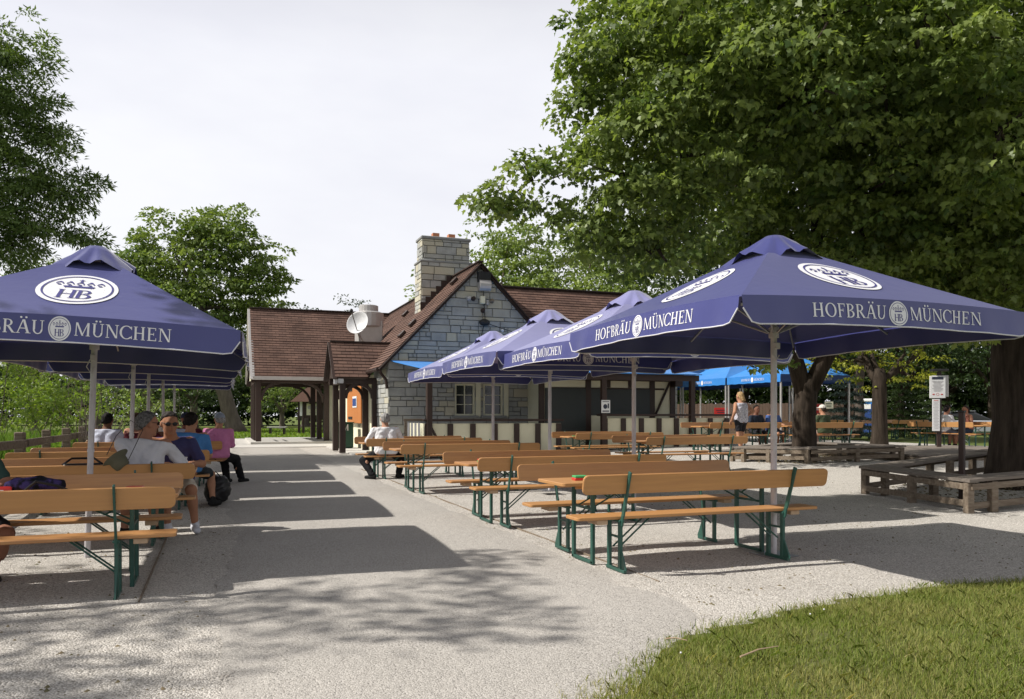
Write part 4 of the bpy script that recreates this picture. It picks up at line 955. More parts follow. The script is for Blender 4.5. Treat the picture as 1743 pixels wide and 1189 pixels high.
# trees far behind the left row and the pavilion: one mesh pair, several individuals
def grove(spots, label, mats, group, lobset, size, nl, per, cr, bark, name='tree', vb=.5):
    for i, (px, d, s, lab, mm) in enumerate(spots):
        p = at(px, 705, d); base = (p.x, p.y, g(p.x, p.y))
        lob = [(p.x + a * s, p.y + bq * s, base[2] + c * s, r_ * s) for a, bq, c, r_ in lobset[i % len(lobset)]]
        tree(lab, base, lob, .28 * s, 2.2 * s, mm, bark, per=per / s / s, nl=nl, size=size * s, cr=(cr[0] * s, cr[1] * s), twigs=14, group=group, name=name, vbase=vb)
LS = [[(0, 0, 6.5, 2.6), (-2, .4, 4.8, 2.0), (2, 0, 5, 2.1), (.6, .5, 8.3, 1.7), (-1, -.6, 3.4, 1.7), (1.6, -.5, 3.2, 1.7), (-.2, -1.6, 5.2, 1.8)],
      [(0, 0, 5.2, 2.5), (-1.8, 0, 3.9, 1.9), (1.7, .3, 4.3, 1.9), (-.5, .2, 7.2, 1.6), (.2, -1.2, 3.0, 1.8), (2.2, 0, 2.4, 1.3), (-2.1, -.2, 2.3, 1.3)]]
GL = 'trees beyond the lawn behind the left tables'; FL_ = M['far_leaf']; DL = M['shade_leaf']
def wood(name, label, pxs, d, h0, h1, n, m_, size=.5, thick=5, seed=1):
    C = []; O = []
    for k in range(int(n * 1.7)):
        px = rng.uniform(*pxs); dd = d + rng.uniform(-thick, thick); p = at(px, 705, dd); h = (h0 + h1) / 2 + (h1 - h0) / 2 * mnoise.noise((px * .013, seed, 0)) * 1.6 + rng.normal(0, .4); C.append((p.x, p.y, h * rng.random() ** .6)); O.append((0, -.5, .4))
    C = np.array(C); return tag(leaves(name, C, rng.uniform(.7, 1.3, len(C)), np.array(O), 22, size, KITE, m_, None, .4, .7, .45), label, 'wood', kind='stuff')
wood('far_wood', 'far dark wood closing the view behind the lawn', (-350, 800), 100, 4.5, 9, 2600, M['shade_leaf'])
wood('far_wood', 'far dark wood closing the view behind the board fence', (880, 2000), 72, 5, 9, 2200, M['shade_leaf'], seed=5)
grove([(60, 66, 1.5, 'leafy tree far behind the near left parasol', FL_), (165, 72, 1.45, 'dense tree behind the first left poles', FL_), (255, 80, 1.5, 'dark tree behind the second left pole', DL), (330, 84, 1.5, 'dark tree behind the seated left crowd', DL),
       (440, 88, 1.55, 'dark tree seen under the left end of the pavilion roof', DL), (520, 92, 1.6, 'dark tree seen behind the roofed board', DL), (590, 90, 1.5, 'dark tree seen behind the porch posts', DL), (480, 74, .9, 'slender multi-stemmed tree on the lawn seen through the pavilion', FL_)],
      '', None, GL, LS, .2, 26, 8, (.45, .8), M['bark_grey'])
GR2 = 'trees behind the house roof'
grove([(850, 52, 1.5, 'airy light green tree above the right side of the gable', FL_), (925, 56, 1.65, 'light green tree above the vent pipe roof', FL_), (1000, 50, 1.5, 'light green tree above the brown roof right of the vent', FL_), (1090, 54, 1.55, 'light green tree behind the second right parasol', FL_)],
      '', None, GR2, LS, .18, 36, 17, (.4, .75), M['bark_grey'], vb=.62)
GR3 = 'dark trees behind the blue tents'
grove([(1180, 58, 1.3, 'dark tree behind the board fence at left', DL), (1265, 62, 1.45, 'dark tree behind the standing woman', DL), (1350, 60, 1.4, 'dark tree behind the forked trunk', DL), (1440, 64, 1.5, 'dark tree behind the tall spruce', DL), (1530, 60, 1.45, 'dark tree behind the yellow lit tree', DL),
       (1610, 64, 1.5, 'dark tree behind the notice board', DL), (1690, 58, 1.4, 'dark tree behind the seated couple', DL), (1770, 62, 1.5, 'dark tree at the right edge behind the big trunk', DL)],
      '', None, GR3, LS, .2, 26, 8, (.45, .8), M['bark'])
yl = L((1430, 615, 26.5, 1.0), (1490, 620, 26.5, .9), (1400, 600, 27, .8), (1540, 600, 26.5, 1.1), (1470, 580, 27, 1.2), (1380, 640, 27, .5), (1555, 645, 26, .6), (1345, 560, 27, 1.0), (1590, 560, 27, 1.3), (1450, 520, 27, 1.6))
yb = at(1497, 705, 26); tree('small tree with sunlit yellow-green leaves and a slim dark trunk at right', (yb.x, yb.y, g(yb.x, yb.y)), yl, .26, 2.6, M['yellow_leaf'], M['bark'], per=13, nl=32, size=.13, cr=(.25, .45), twigs=50, vbase=.5)
pb_ = at(1456, 705, 38); pt = thing('tree', 'pale smooth slender trunk between the spruces at right', 'tree', (pb_.x, pb_.y, g(pb_.x, pb_.y)))
b = MB(); limb(b, (0, 0, -.1), (.25, 0, 6), .24, .16, .02, 8, 12); b.build('trunk', M['bark_grey'], pt, smooth=True)
C, Rr, O = clusters_of([(0, 0, 6.6, 1.6), (1, 0, 6, 1.2)], 8, (.3, .5)); leaves('crown', C, Rr, O, 30, .16, KITE, M['shade_leaf'], pt)
def spruce(label, base, h, r_, m_, group):
    t = thing('spruce_tree', label, 'tree', base, 0, group); b = MB(); b.tube([(0, 0, -.1), (0, 0, h)], [.14, .02], 8); tiers = int(h / .38)
    C = []; O = []; 
    for k in range(tiers):
        z = .35 + (h - .5) * k / tiers; rr = r_ * (1 - k / tiers) ** .85; nb = max(5, int(rr * 9))
        for j in range(nb):
            a = 2 * math.pi * (j + random.random() * .6) / nb + k; e = Vector((rr * math.cos(a), rr * math.sin(a), z - .18 * rr)); b.tube([(0, 0, z), e], [.025, .008], 5)
            for q in (.35, .55, .75, .95): C.append((e.x * q, e.y * q, z - .18 * rr * q + .02)); O.append((math.cos(a), math.sin(a), -.1))
    b.build('trunk', M['bark'], t, fix=False); C = np.array(C); leaves('crown', C, np.full(len(C), .2), np.array(O), 26, .13, ASHL, m_, t, .2, .35, .6)
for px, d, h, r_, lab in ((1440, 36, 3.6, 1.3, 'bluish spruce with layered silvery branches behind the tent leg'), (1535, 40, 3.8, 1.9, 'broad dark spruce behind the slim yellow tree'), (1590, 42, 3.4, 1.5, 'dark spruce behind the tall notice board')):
    p = at(px, 705, d); spruce(lab, (p.x, p.y, g(p.x, p.y)), h, r_, M['needle'] if px < 1500 else M['shade_leaf'], 'spruces beyond the far tables')
# trees standing to the left of the view; their shade falls across the near path and the left tables
sh = [(-4.1, 7.9, 7, .75), (-3.3, 8.3, 6.2, .35), (-5.2, 6.5, 7, .7), (-4.3, 6.2, 6.4, .4), (-6.8, 6.9, 6.2, 1.5), (-8.3, 8.6, 6.2, 1.7), (-7.4, 5.4, 6.0, .95), (-9.2, 5.4, 7.4, 1.5), (-8.6, 7.2, 8, 1.8), (-6.3, 7.4, 7.6, .9), (-8.6, 11, 6.0, 1.6), (-8.0, 13.5, 5.6, 1.4), (-7.2, 16.5, 5.0, 1.3)]
tree('broad shade tree standing left of the near tables', (-9.3, 7.6, 0), sh, .34, 3.6, M['ash'], M['bark'], per=9, nl=30, size=.15, cr=(.3, .5), twigs=60)
# left bank: shrubs and tall grass beyond the rail fence
def shrub(label, x, y, s, m_, group, n=5, h=1.6, stems=6, size=.09, nl=30, vb=.5):
    lob = [(x + rng.normal(0, .5) * s, y + rng.normal(0, .5) * s, .35 * h * s + rng.random() * h * .6 * s, rng.uniform(.45, .75) * s) for _ in range(n)]
    t = thing('shrub', label, 'shrub', (x, y, 0), 0, group); b = MB()
    for k in range(stems):
        q = lob[k % n]; limb(b, (rng.normal(0, .12), rng.normal(0, .12), -.05), (q[0] - x, q[1] - y, q[2]), .022, .006, .1, 5, 5)
    b.build('stem', M['bark_grey'], t, fix=False); lob = [(a - x, c - y, z, r_) for a, c, z, r_ in lob]
    C, Rr, O = clusters_of(lob, 14 / s ** 1.2, (.18 * s, .34 * s)); leaves('foliage', C, Rr, O, nl, size, KITE, m_, t, .4, .7, vb)
SH = 'shrubs on the bank beyond the rail fence'
for px, d, s, h, lab, mm in ((-20, 21, 1.7, 1.9, 'bright bush at the left edge beyond the rail fence', 'bright_leaf'), (28, 24, 1.8, 2.0, 'bright bush under the near left valance', 'bright_leaf'), (75, 22, 1.35, 1.7, 'sunlit bush behind the fence post', 'bright_leaf'), (110, 27, 1.9, 2.1, 'yellowish green bush left of the first left pole', 'bright_leaf'),
                             (185, 30, 1.7, 2.0, 'mid green bush right of the first left pole', 'far_leaf'), (235, 36, 2.0, 2.0, 'shaded bush behind the white-shirted left man', 'shade_leaf'), (320, 46, 2.2, 1.9, 'dark bush behind the crowd on the left', 'shade_leaf'), (60, 36, 2.8, 2.3, 'tall light bush far left under the parasols', 'far_leaf'), (140, 42, 3.0, 2.2, 'tall leafy bush behind the bare-stemmed shrub', 'far_leaf'), (-60, 30, 2.6, 2.2, 'tall leafy bush beyond the left edge', 'far_leaf')):
    p = at(px, 705, d); shrub(lab, p.x, p.y, s, M[mm], SH, 6, h, 7, .085 * s ** .6, 30, .55)
p = at(160, 705, 19); bs = thing('shrub', 'sparse shrub of bare upright stems right of the first left pole', 'shrub', (p.x, p.y, 0), 0, SH); b = MB(); C = []
for k in range(22):
    a = rng.uniform(0, 6.28); l = rng.uniform(.3, 1.0); e = Vector((math.cos(a) * l, math.sin(a) * l * .6, rng.uniform(1.6, 2.5))); limb(b, (math.cos(a) * .1, math.sin(a) * .1, -.05), e, .016, .004, .06, 5, 5)
    C += [tuple(e), tuple(e * .8)]
b.build('stem', M['bark_grey'], bs, fix=False); C = np.array(C); leaves('foliage', C, np.full(len(C), .16), unit(len(C)), 9, .07, KITE, M['bright_leaf'], bs)
M['tallblade'] = leaf_mat('tall_grass_blade', (.085, .185, .025), (.24, .32, .07), .4, .55, .25)
P_ = np.stack([rng.uniform(-9.5, -3.35, 26000), rng.uniform(9, 25, 26000), np.zeros(26000)], 1)
P_ = P_[(P_[:, 0] < -3.35 - .25 * np.sin(P_[:, 1] * 1.7))]
tag(blades('tall_grass', P_, .45, 1.15, .016, M['tallblade'], .25, .55), 'tall bright grass on the bank beyond the rail fence', 'grass', kind='stuff')
P_ = np.stack([rng.uniform(-14, 12, 9000), rng.uniform(46, 78, 9000), np.full(9000, -.03)], 1)
M['lawnblade'] = leaf_mat('lawn_blade', (.13, .23, .03), (.27, .33, .06), .35, .6, .2)
tag(blades('far_lawn_grass', P_, .06, .16, .12, M['lawnblade'], .6, .5), 'bright sunlit lawn beyond the pavilion', 'grass', kind='stuff')

# large trees standing further back behind the maples
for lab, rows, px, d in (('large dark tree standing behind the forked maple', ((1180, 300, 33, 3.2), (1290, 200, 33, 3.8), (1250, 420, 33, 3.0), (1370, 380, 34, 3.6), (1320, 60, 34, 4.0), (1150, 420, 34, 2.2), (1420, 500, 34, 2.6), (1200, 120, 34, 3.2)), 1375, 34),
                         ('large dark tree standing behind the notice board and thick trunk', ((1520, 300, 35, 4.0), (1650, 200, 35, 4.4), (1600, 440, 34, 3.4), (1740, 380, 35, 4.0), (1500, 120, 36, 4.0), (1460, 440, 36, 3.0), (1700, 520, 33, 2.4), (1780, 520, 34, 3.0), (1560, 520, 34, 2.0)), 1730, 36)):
    p = at(px, 705, d); tree(lab, (p.x, p.y, g(p.x, p.y)), L(*rows), .4, 4.5, M['shade_leaf'], M['bark'], per=7, nl=34, size=.24, cr=(.5, .85), twigs=40, group='large trees behind the maples', vbase=.5)
# ================================================================ people
def nets(fn, lo, hi, res):
    """surface nets over a signed distance function fn(points)"""
    lo = np.array(lo, float); n = np.maximum(2, np.ceil((np.array(hi) - lo) / res).astype(int)) + 1
    ax = [lo[i] + res * np.arange(n[i]) for i in range(3)]
    P = np.stack(np.meshgrid(*ax, indexing='ij'), -1); S = fn(P.reshape(-1, 3)).reshape(n)
    cs = [(i, j, k) for i in (0, 1) for j in (0, 1) for k in (0, 1)]
    c = np.stack([S[i:n[0] - 1 + i, j:n[1] - 1 + j, k:n[2] - 1 + k] for i, j, k in cs], -1)
    act = (c < 0).any(-1) & (c >= 0).any(-1); idx = -np.ones(act.shape, int); idx[act] = np.arange(act.sum())
    co = c[act]; acc = np.zeros((len(co), 3)); cnt = np.zeros(len(co)); off = np.array(cs, float)
    for a in range(8):
        for b_ in range(a + 1, 8):
            if np.abs(off[a] - off[b_]).sum() != 1: continue
            m_ = (co[:, a] < 0) != (co[:, b_] < 0); t = co[m_, a] / (co[m_, a] - co[m_, b_]); acc[m_] += off[a] + t[:, None] * (off[b_] - off[a]); cnt[m_] += 1
    V = lo + res * (np.argwhere(act) + acc / cnt[:, None]); F = []
    neg = S < 0
    for d in range(3):
        e = [slice(1, -1)] * 3; e[d] = slice(0, n[d] - 1); e2 = list(e); e2[d] = slice(1, n[d])
        ch = np.argwhere(neg[tuple(e)] != neg[tuple(e2)]); 
        if not len(ch): continue
        base = ch + np.array([0 if i == d else 1 for i in range(3)]); u, v = [i for i in range(3) if i != d]
        eu = np.eye(3, dtype=int)[u]; ev = np.eye(3, dtype=int)[v]
        q = np.stack([idx[tuple((base - eu - ev).T)], idx[tuple((base - ev).T)], idx[tuple(base.T)], idx[tuple((base - eu).T)]], 1)
        fl = neg[tuple(base.T)] ^ (d == 1); q[~fl] = q[~fl][:, ::-1]; F.append(q)
    F = np.concatenate(F) if F else np.zeros((0, 4), int); F = F[(F >= 0).all(1)]; return V, F
def cap_sdf(p, a, b, ra, rb):
    a = np.array(a); ba = np.array(b) - a; t = np.clip(((p - a) @ ba) / (ba @ ba + 1e-12), 0, 1); return np.linalg.norm(p - a - t[:, None] * ba, axis=1) - (ra + (rb - ra) * t)
def ell_sdf(p, c, r_, M3=None):
    q = p - np.array(c)
    if M3 is not None: q = q @ np.array(M3)
    r_ = np.array(r_); k = np.linalg.norm(q / r_, axis=1); k2 = np.linalg.norm(q / (r_ * r_), axis=1) + 1e-9; return k * (k - 1) / k2
def smin(ds, k):
    d = ds[0]
    for e in ds[1:]:
        h = np.clip(.5 + .5 * (e - d) / k, 0, 1); d = e * (1 - h) + d * h - k * h * (1 - h)
    return d
def ev(p, prims, grow=0):
    return [cap_sdf(p, q[1], q[2], q[3] + grow, q[4] + grow) if q[0] == 'c' else ell_sdf(p, q[1], np.array(q[2]) + grow, q[3] if len(q) > 3 else None) for q in prims]
def bounds(prims, pad):
    lo = np.full(3, 9.0); hi = -lo
    for q in prims:
        if q[0] == 'c':
            r_ = max(q[3], q[4]); lo = np.minimum(lo, np.minimum(q[1], q[2]) - r_); hi = np.maximum(hi, np.maximum(q[1], q[2]) + r_)
        else: r_ = max(q[2]); lo = np.minimum(lo, np.array(q[1]) - r_); hi = np.maximum(hi, np.array(q[1]) + r_)
    return lo - pad, hi + pad
SKINS = {}
def cloth_mat(name, c, c2=None, sc_=14, con=.5):
    k = (name, c)
    if k not in SKINS: SKINS[k] = material(name, c, c2 or tuple(q * .82 for q in c), sc_, .8, .6, 11, .15, contrast=con)
    return SKINS[k]
def ik(S, Hd, l1, l2, hint):
    S = Vector(S); Hd = Vector(Hd); d = Hd - S; L_ = min(d.length, (l1 + l2) * .995); d.normalize(); Hd = S + d * L_
    a = (l1 * l1 - l2 * l2 + L_ * L_) / (2 * L_); h = math.sqrt(max(0, l1 * l1 - a * a)); hn = Vector(hint); hn = (hn - d * hn.dot(d)); hn = hn.normalized() if hn.length > 1e-5 else d.orthogonal()
    return S + d * a + hn * h, Hd
def person(label, loc, yaw, shirt, pants, skin=(.42, .22, .14), hair=(.05, .035, .025), sit=True, lean=.08, side=0, head=(0, 0), hands=None, feet=None, knees=None, sleeve=.75, leg=.85, shoes=(.02, .02, .02),
           hairlen=0, glasses=None, cap=None, res=.018, width=1.0, group=None, belly=0, shirt2=None, con=.5, bald=0, sleeveless=False, shorts_stripe=None):
    T = thing('person', label, 'person', loc, yaw, group); A = lambda *q: np.array(q, float)
    zh = .575 if sit else .93
    V3 = lambda x, y, z: A(x + side * (z - zh), y + lean * (z - zh), z)
    hipL, hipR = A(-.095, 0, zh), A(.095, 0, zh); w_ = width
    che = zh + .36; sh = zh + .47; nk = zh + .53; hd = zh + .68
    neck = V3(0, .0, nk); HC = V3(0, .02, hd)
    shL, shR = V3(-.185 * w_, 0, sh), V3(.185 * w_, 0, sh)
    hands = hands or ((-.16, .32, .78), (.16, .32, .78)); feet = feet or ((-.12, .38, .07), (.12, .38, .07))
    kn = []
    for i, (hp, ft) in enumerate(((hipL, feet[0]), (hipR, feet[1]))):
        k_, f_ = ik(hp, ft, .43, .42, (knees[i] if knees else ((0, .6, 1) if sit else (0, 1, 0)))); kn.append((np.array(k_), np.array(f_)))
    el = []
    for i, (s_, h_) in enumerate(((shL, hands[0]), (shR, hands[1]))):
        e_, w2 = ik(s_, h_, .29, .26, ((-1 if i == 0 else 1) * .55, -.55, -.6)); el.append((np.array(e_), np.array(w2)))
    Hm = np.array(Matrix.Rotation(head[0], 3, 'Z') @ Matrix.Rotation(head[1], 3, 'X'))       # head frame: +y is the face
    hp_ = lambda x, y, z: HC + Hm @ A(x, y, z)
    torso = [('c', A(-.075 * w_, -.01, zh + .03), V3(-.085 * w_, -.01, che), .118 * w_, .112), ('c', A(.075 * w_, -.01, zh + .03), V3(.085 * w_, -.01, che), .118 * w_, .112),
             ('c', V3(-.13 * w_, -.01, sh - .03), V3(.13 * w_, -.01, sh - .03), .075, .075), ('c', V3(0, -.01, sh), V3(0, 0, nk), .095, .07), ('e', V3(0, .05 + belly, zh + .14), (.13 * w_, .11 + belly, .15))]
    ua = [('c', s_, e_[0], .058, .043) for s_, e_ in zip((shL, shR), el)]; fa = [('c', e_[0], e_[1], .043, .029) for e_ in el]
    th = [('c', hp, k_[0], .088, .060) for hp, k_ in zip((hipL, hipR), kn)]; shn = [('c', k_[0], k_[1], .056, .038) for k_ in kn]
    calf = [('e', k_[0] * .68 + k_[1] * .32 + A(0, -.018, 0), (.052, .055, .12)) for k_ in kn]
    pel = [('c', hipL, hipR, .115, .115)]
    hd_p = [('c', neck - A(0, 0, .03), HC - Hm @ A(0, .02, .05), .066, .063), ('e', HC + Hm @ A(0, -.005, .02), (.086, .106, .112), Hm), ('e', hp_(0, .028, -.055), (.066, .070, .076), Hm), ('c', hp_(0, .098, .012), hp_(0, .115, -.024), .011, .017),
            ('c', hp_(-.032, .080, .040), hp_(.032, .080, .040), .021, .021), ('e', hp_(0, .078, -.102), (.03, .025, .022), Hm), ('e', hp_(-.090, -.005, -.005), (.013, .026, .036), Hm), ('e', hp_(.090, -.005, -.005), (.013, .026, .036), Hm)]
    ft_p = []
    for i in (0, 1):
        f_ = kn[i][1]; dv = kn[i][0] - hipL; dv = A(dv[0] * .6, max(.15, dv[1]), 0); dv /= np.linalg.norm(dv); ft_p.append((f_, dv))
    body = torso + ua + fa + th + shn + calf + pel + hd_p + [('c', f_ + A(0, 0, -.02) - dv * .03, f_ + dv * .13 + A(0, 0, -.035), .038, .03) for f_, dv in ft_p]
    small = hd_p[3:]
    def fbody(p):
        d = smin(ev(p, body[:len(torso) + len(ua) + len(fa) + len(th) + len(shn) + len(calf) + len(pel)]) + ev(p, body[-2:]), .03); h_ = smin(ev(p, hd_p[:3]), .025); h_ = smin([h_] + ev(p, small), .01); return smin([d, h_], .02)
    Vb, Fb = nets(fbody, *bounds(body, .06), res)
    parts = [(Vb, Fb)]
    # hands: palm, four unequal bent fingers and a thumb
    for i in (0, 1):
        e_, w2 = el[i]; d = w2 - e_; d /= np.linalg.norm(d); sg = -1 if i == 0 else 1
        up_ = A(0, 0, 1) - d * d[2]; up_ = up_ / (np.linalg.norm(up_) + 1e-6) if np.linalg.norm(up_) > .2 else A(0, -1, 0); sd = np.cross(d, up_)
        pr_ = [('c', w2 - d * .03, w2 + d * .035, .026, .028), ('c', w2 + d * .03 + sd * .02, w2 + d * .078 + sd * .026, .018, .014), ('c', w2 + d * .03 - sd * .02, w2 + d * .075 - sd * .026, .018, .014), ('c', w2 + d * .03, w2 + d * .08, .02, .015)]
        fing = []
        for q, (o_, l_) in enumerate(((-.033, .058), (-.011, .07), (.011, .076), (.032, .068))):
            a0 = w2 + d * .078 + sd * o_; a1 = a0 + (d * .85 - up_ * .3) * l_ * .55; a2 = a1 + (d * .5 - up_ * .75) * l_ * .5; fing += [('c', a0, a1, .0095, .0085), ('c', a1, a2, .0085, .007)]
        t0 = w2 + d * .015 + sd * .028 * -sg; t1 = t0 + (d * .6 - sd * sg * .7 - up_ * .2) * .05; t2 = t1 + (d * .9 - sd * sg * .15 - up_ * .3) * .032; fing += [('c', t0, t1, .013, .010), ('c', t1, t2, .010, .008)]
        parts.append(nets(lambda p: smin([smin(ev(p, pr_), .012)] + ev(p, fing), .004), *bounds(pr_ + fing, .02), max(.0055, res * .4)))
    V = []; F = []; o = 0
    for v, f in parts: V.append(v); F.append(f + o); o += len(v)
    sk = cloth_mat('skin', skin, tuple(q * .88 for q in skin), 9)
    bo = np_mesh('body', np.concatenate(V), 4, np.concatenate(F), sk, T, smooth=True)
    def piece(name, fn, prims, m_, r2=None, pad=.06):
        v, f = nets(fn, *bounds(prims, pad), r2 or res)
        if len(f): return np_mesh(name, v, 4, f, m_, bo, smooth=True)
    sm = cloth_mat('shirt_cloth', shirt, shirt2, 26 if shirt2 else 10, con)
    sl_ = [] if sleeveless else [('c', q[1], q[1] + (q[2] - q[1]) * min(1, sleeve), q[3] + .012, q[4] + (.02 if sleeve < 1 else .01)) for q in ua]
    if sleeve > 1: sl_ += [('c', q[1], q[1] + (q[2] - q[1]) * .92, q[3] + .008, q[4] + .008) for q in fa]
    nn = np.array(neck); up_t = np.array(Vector((side, lean, 1)).normalized()); hemz = zh - .05
    def wr(p): return .006 * np.sin(p[:, 2] * 55 + 7 * np.sin(p[:, 0] * 13) + p[:, 1] * 20) * np.sin(p[:, 0] * 31 + p[:, 2] * 9)
    fs = lambda p: np.maximum(np.maximum(smin(ev(p, torso, .016) + ([] if not sl_ else ev(p, sl_)), .03) + wr(p), (p - nn + up_t * .025) @ up_t), hemz - p[:, 2])
    piece('shirt', fs, torso + sl_, sm)
    pm = cloth_mat('trouser_cloth', pants)
    tl = [('c', q[1], q[1] + (q[2] - q[1]) * min(1, leg * 1.0), q[3] + .012, q[4] + .024) for q in th]
    if leg > 1: tl += [('c', q[1], q[1] + (q[2] - q[1]) * .94, q[3] + .027, q[4] + .024) for q in shn]
    piece('shorts' if leg <= 1 else 'trousers', lambda p: smin(ev(p, tl + pel, .004), .03) + wr(p), tl + pel, pm)
    so_ = cloth_mat('shoe', shoes, tuple(q * .7 for q in shoes), 30)
    for f_, dv in ft_p:
        sp = [('c', f_ + A(0, 0, -.025) - dv * .035, f_ + dv * .15 + A(0, 0, -.04), .05, .04), ('c', f_, f_ + A(0, 0, .03), .048, .046)]
        piece('shoe', lambda p: np.maximum(smin(ev(p, sp), .02), (f_[2] - .075) - p[:, 2]), sp, so_, min(res, .013))
    hm = cloth_mat('hair', tuple(q * 1.25 for q in hair), tuple(q * .35 for q in hair), 45, .3)
    hz = [('e', HC + Hm @ A(0, -.012, .026), (.097, .115, .116), Hm), ('c', hp_(-.03, -.055, -.03), hp_(.03, -.055, -.03), .066, .066)]
    if hairlen: hz += [('c', hp_(0, -.06, 0), hp_(0, -.085, -.05 - hairlen), .075, .06 + .03 * (hairlen < .1)), ('c', hp_(-.05, -.04, 0), hp_(-.07, -.05, -.04 - hairlen * .9), .05, .04), ('c', hp_(.05, -.04, 0), hp_(.07, -.05, -.04 - hairlen * .9), .05, .04)]
    def fh(p):
        q = (p - HC) @ Hm; rough_ = .006 * np.sin(q[:, 0] * 85 + q[:, 2] * 40) * np.sin(q[:, 1] * 70 + 2) + .004 * np.sin(q[:, 0] * 210 + q[:, 1] * 150)
        return np.maximum(smin(ev(p, hz), .02) + rough_, np.maximum(np.minimum(q[:, 1] * .85 - q[:, 2] * .75 + .030, .062 + q[:, 1] * .5 - q[:, 2]), -q[:, 2] - .085 - hairlen * 1.6) if not bald else np.maximum(np.maximum(q[:, 1] * .9 - q[:, 2] * .3 + .02, q[:, 2] - .085 + bald * .02), -q[:, 2] - .055))
    piece('hair', fh, hz, hm, min(res, .013))
    if glasses:
        b = MB(); Rm = Matrix([list(r_) for r_ in Hm])
        for s_ in (-1, 1): b.ball(hp_(s_ * .036, .101, .016), (.031, .009, .023), 12, rot=Rm); b.tube([hp_(s_ * .066, .091, .02), hp_(s_ * .093, .0, .018)], .0035, 5)
        b.tube([hp_(-.01, .109, .02), hp_(.01, .109, .02)], .004, 5); b.build('glasses', M['black'], bo, smooth=True)
    else:
        b = MB()
        for s_ in (-1, 1): b.ball(hp_(s_ * .034, .093, .014), (.012, .007, .007), 8)
        b.build('eyes', M['inkdark'], bo)
    b = MB(); b.tube([hp_(-.028, .084, -.058), hp_(-.01, .096, -.064), hp_(.01, .096, -.064), hp_(.028, .084, -.058)], [.002, .005, .005, .002], 6); b.build('mouth', cloth_mat('lips', (.3, .12, .1)), bo)
    if cap:
        cz = [('e', HC + Hm @ A(0, -.008, .03), (.103, .120, .122), Hm)]; cm = cloth_mat('cap_cloth', cap)
        br_ = [('e', hp_(0, .135, .045), (.08, .07, .012), Hm)]
        def fc(p):
            q = (p - HC) @ Hm; return np.minimum(np.maximum(ev(p, cz)[0], .035 - q[:, 2] + .12 * q[:, 1] * 0), ev(p, br_)[0])
        piece('cap', fc, cz + br_, cm, min(res, .012))
    return T
G_L = 'guests at the left tables'
def sz(x, y, dz=0): return g(x, y) + dz
# hands and feet are given in each person's own frame: +y is where the person faces
person('grey-haired man in white polo shirt seen from behind, leaning on the left table', (-.78, 9.14, 0), 0, (.62, .62, .66), (.25, .22, .18), skin=(.40, .20, .13), hair=(.16, .155, .15), lean=.26, side=.14, head=(R(-62), R(-4)),
       hands=((.1, .48, .80), (.42, .48, .80)), sleeve=.95, glasses=True, res=.0125, width=1.16, belly=.03, group=G_L, feet=((-.15, .45, .08), (.15, .45, .08)))
person('smiling man in sunglasses and navy polo shirt, facing the camera across the left table', (-.46, 10.17, 0), R(180), (.045, .045, .12), (.55, .50, .42), skin=(.36, .18, .11), hair=(.045, .038, .035), lean=.36, side=.05, head=(R(14), R(-12)),
       hands=((-.20, .42, .80), (.06, .50, .80)), feet=((-.24, .34, .085), (.05, .40, .085)), glasses=True, sleeve=.8, leg=.8, shoes=(.62, .63, .68), res=.0125, width=1.1, group=G_L)
person('man in a bright blue polo shirt and dark shorts seen from behind', (-.40, 12.39, 0), 0, (.07, .21, .47), (.03, .035, .04), hair=(.02, .016, .014), lean=.2, side=.1, head=(R(-25), R(-8)), sleeve=.8, leg=.8, res=.016, group=G_L, width=1.08, feet=((.05, .36, .08), (.36, .16, .08)))
person('man in pink shirt and grey cap sitting at the path end of a left bench', (.02, 16.34, 0), R(-22), (.56, .20, .38), (.012, .012, .014), hair=(.3, .29, .28), lean=.12, side=.02, head=(R(35), R(-2)), sleeve=1.2, leg=1.2, cap=(.24, .27, .32), res=.017, width=1.22, belly=.04, group=G_L,
       hands=((-.2, .38, .85), (.1, .35, .75)), feet=((.02, .45, .08), (.30, .50, .08)))
person('dark-haired man in a pale shirt seen from behind at the far left', (-1.9, 16.34, 0), R(-12), (.50, .52, .62), (.05, .05, .07), skin=(.16, .08, .05), hair=(.012, .01, .01), lean=.12, sleeve=.9, res=.02, width=1.1, group=G_L)
person('long-haired woman beside the pale-shirted man at the far left', (-1.42, 16.45, 0), R(-20), (.30, .15, .11), (.05, .05, .07), hair=(.07, .04, .025), hairlen=.2, lean=.1, sleeveless=True, res=.02, group=G_L, width=.9)
person('man in a dark red shirt holding up a white cup behind the grey-haired man', (-1.02, 13.45, 0), R(180), (.11, .02, .03), (.05, .05, .06), skin=(.16, .08, .055), hair=(.015, .012, .012), lean=.14, hands=((-.2, .3, 1.12), (.2, .35, .8)), res=.02, group=G_L, width=1.1, glasses=True)
person('curly dark-haired guest in a light shirt behind the man in sunglasses', (-.78, 16.36, 0), 0, (.42, .45, .55), (.05, .05, .06), hair=(.02, .016, .015), lean=.12, res=.02, group=G_L, hairlen=.03)
person('man in a dark maroon top and dark cap facing the camera beyond the blue polo', (-.55, 17.4, 0), R(172), (.085, .02, .035), (.05, .05, .06), skin=(.22, .10, .07), hair=(.02, .015, .015), cap=(.03, .035, .06), lean=.1, hands=((-.42, .22, 1.0), (.2, .35, .8)), sleeve=1.2, res=.02, group=G_L)
person('person cut off by the left edge, only a forearm and bare leg in view', (-1.96, 7.72, -.03), R(180), (.03, .06, .05), (.03, .03, .035), skin=(.30, .14, .09), hair=(.03, .02, .02), lean=.2, hands=((-.34, .46, .80), (.1, .4, .8)), feet=((-.22, .10, .09), (.1, .35, .08)), knees=((-.5, .6, 1), (0, .6, 1)), res=.013, group=G_L, leg=.75, shoes=(.05, .045, .04), width=1.1)
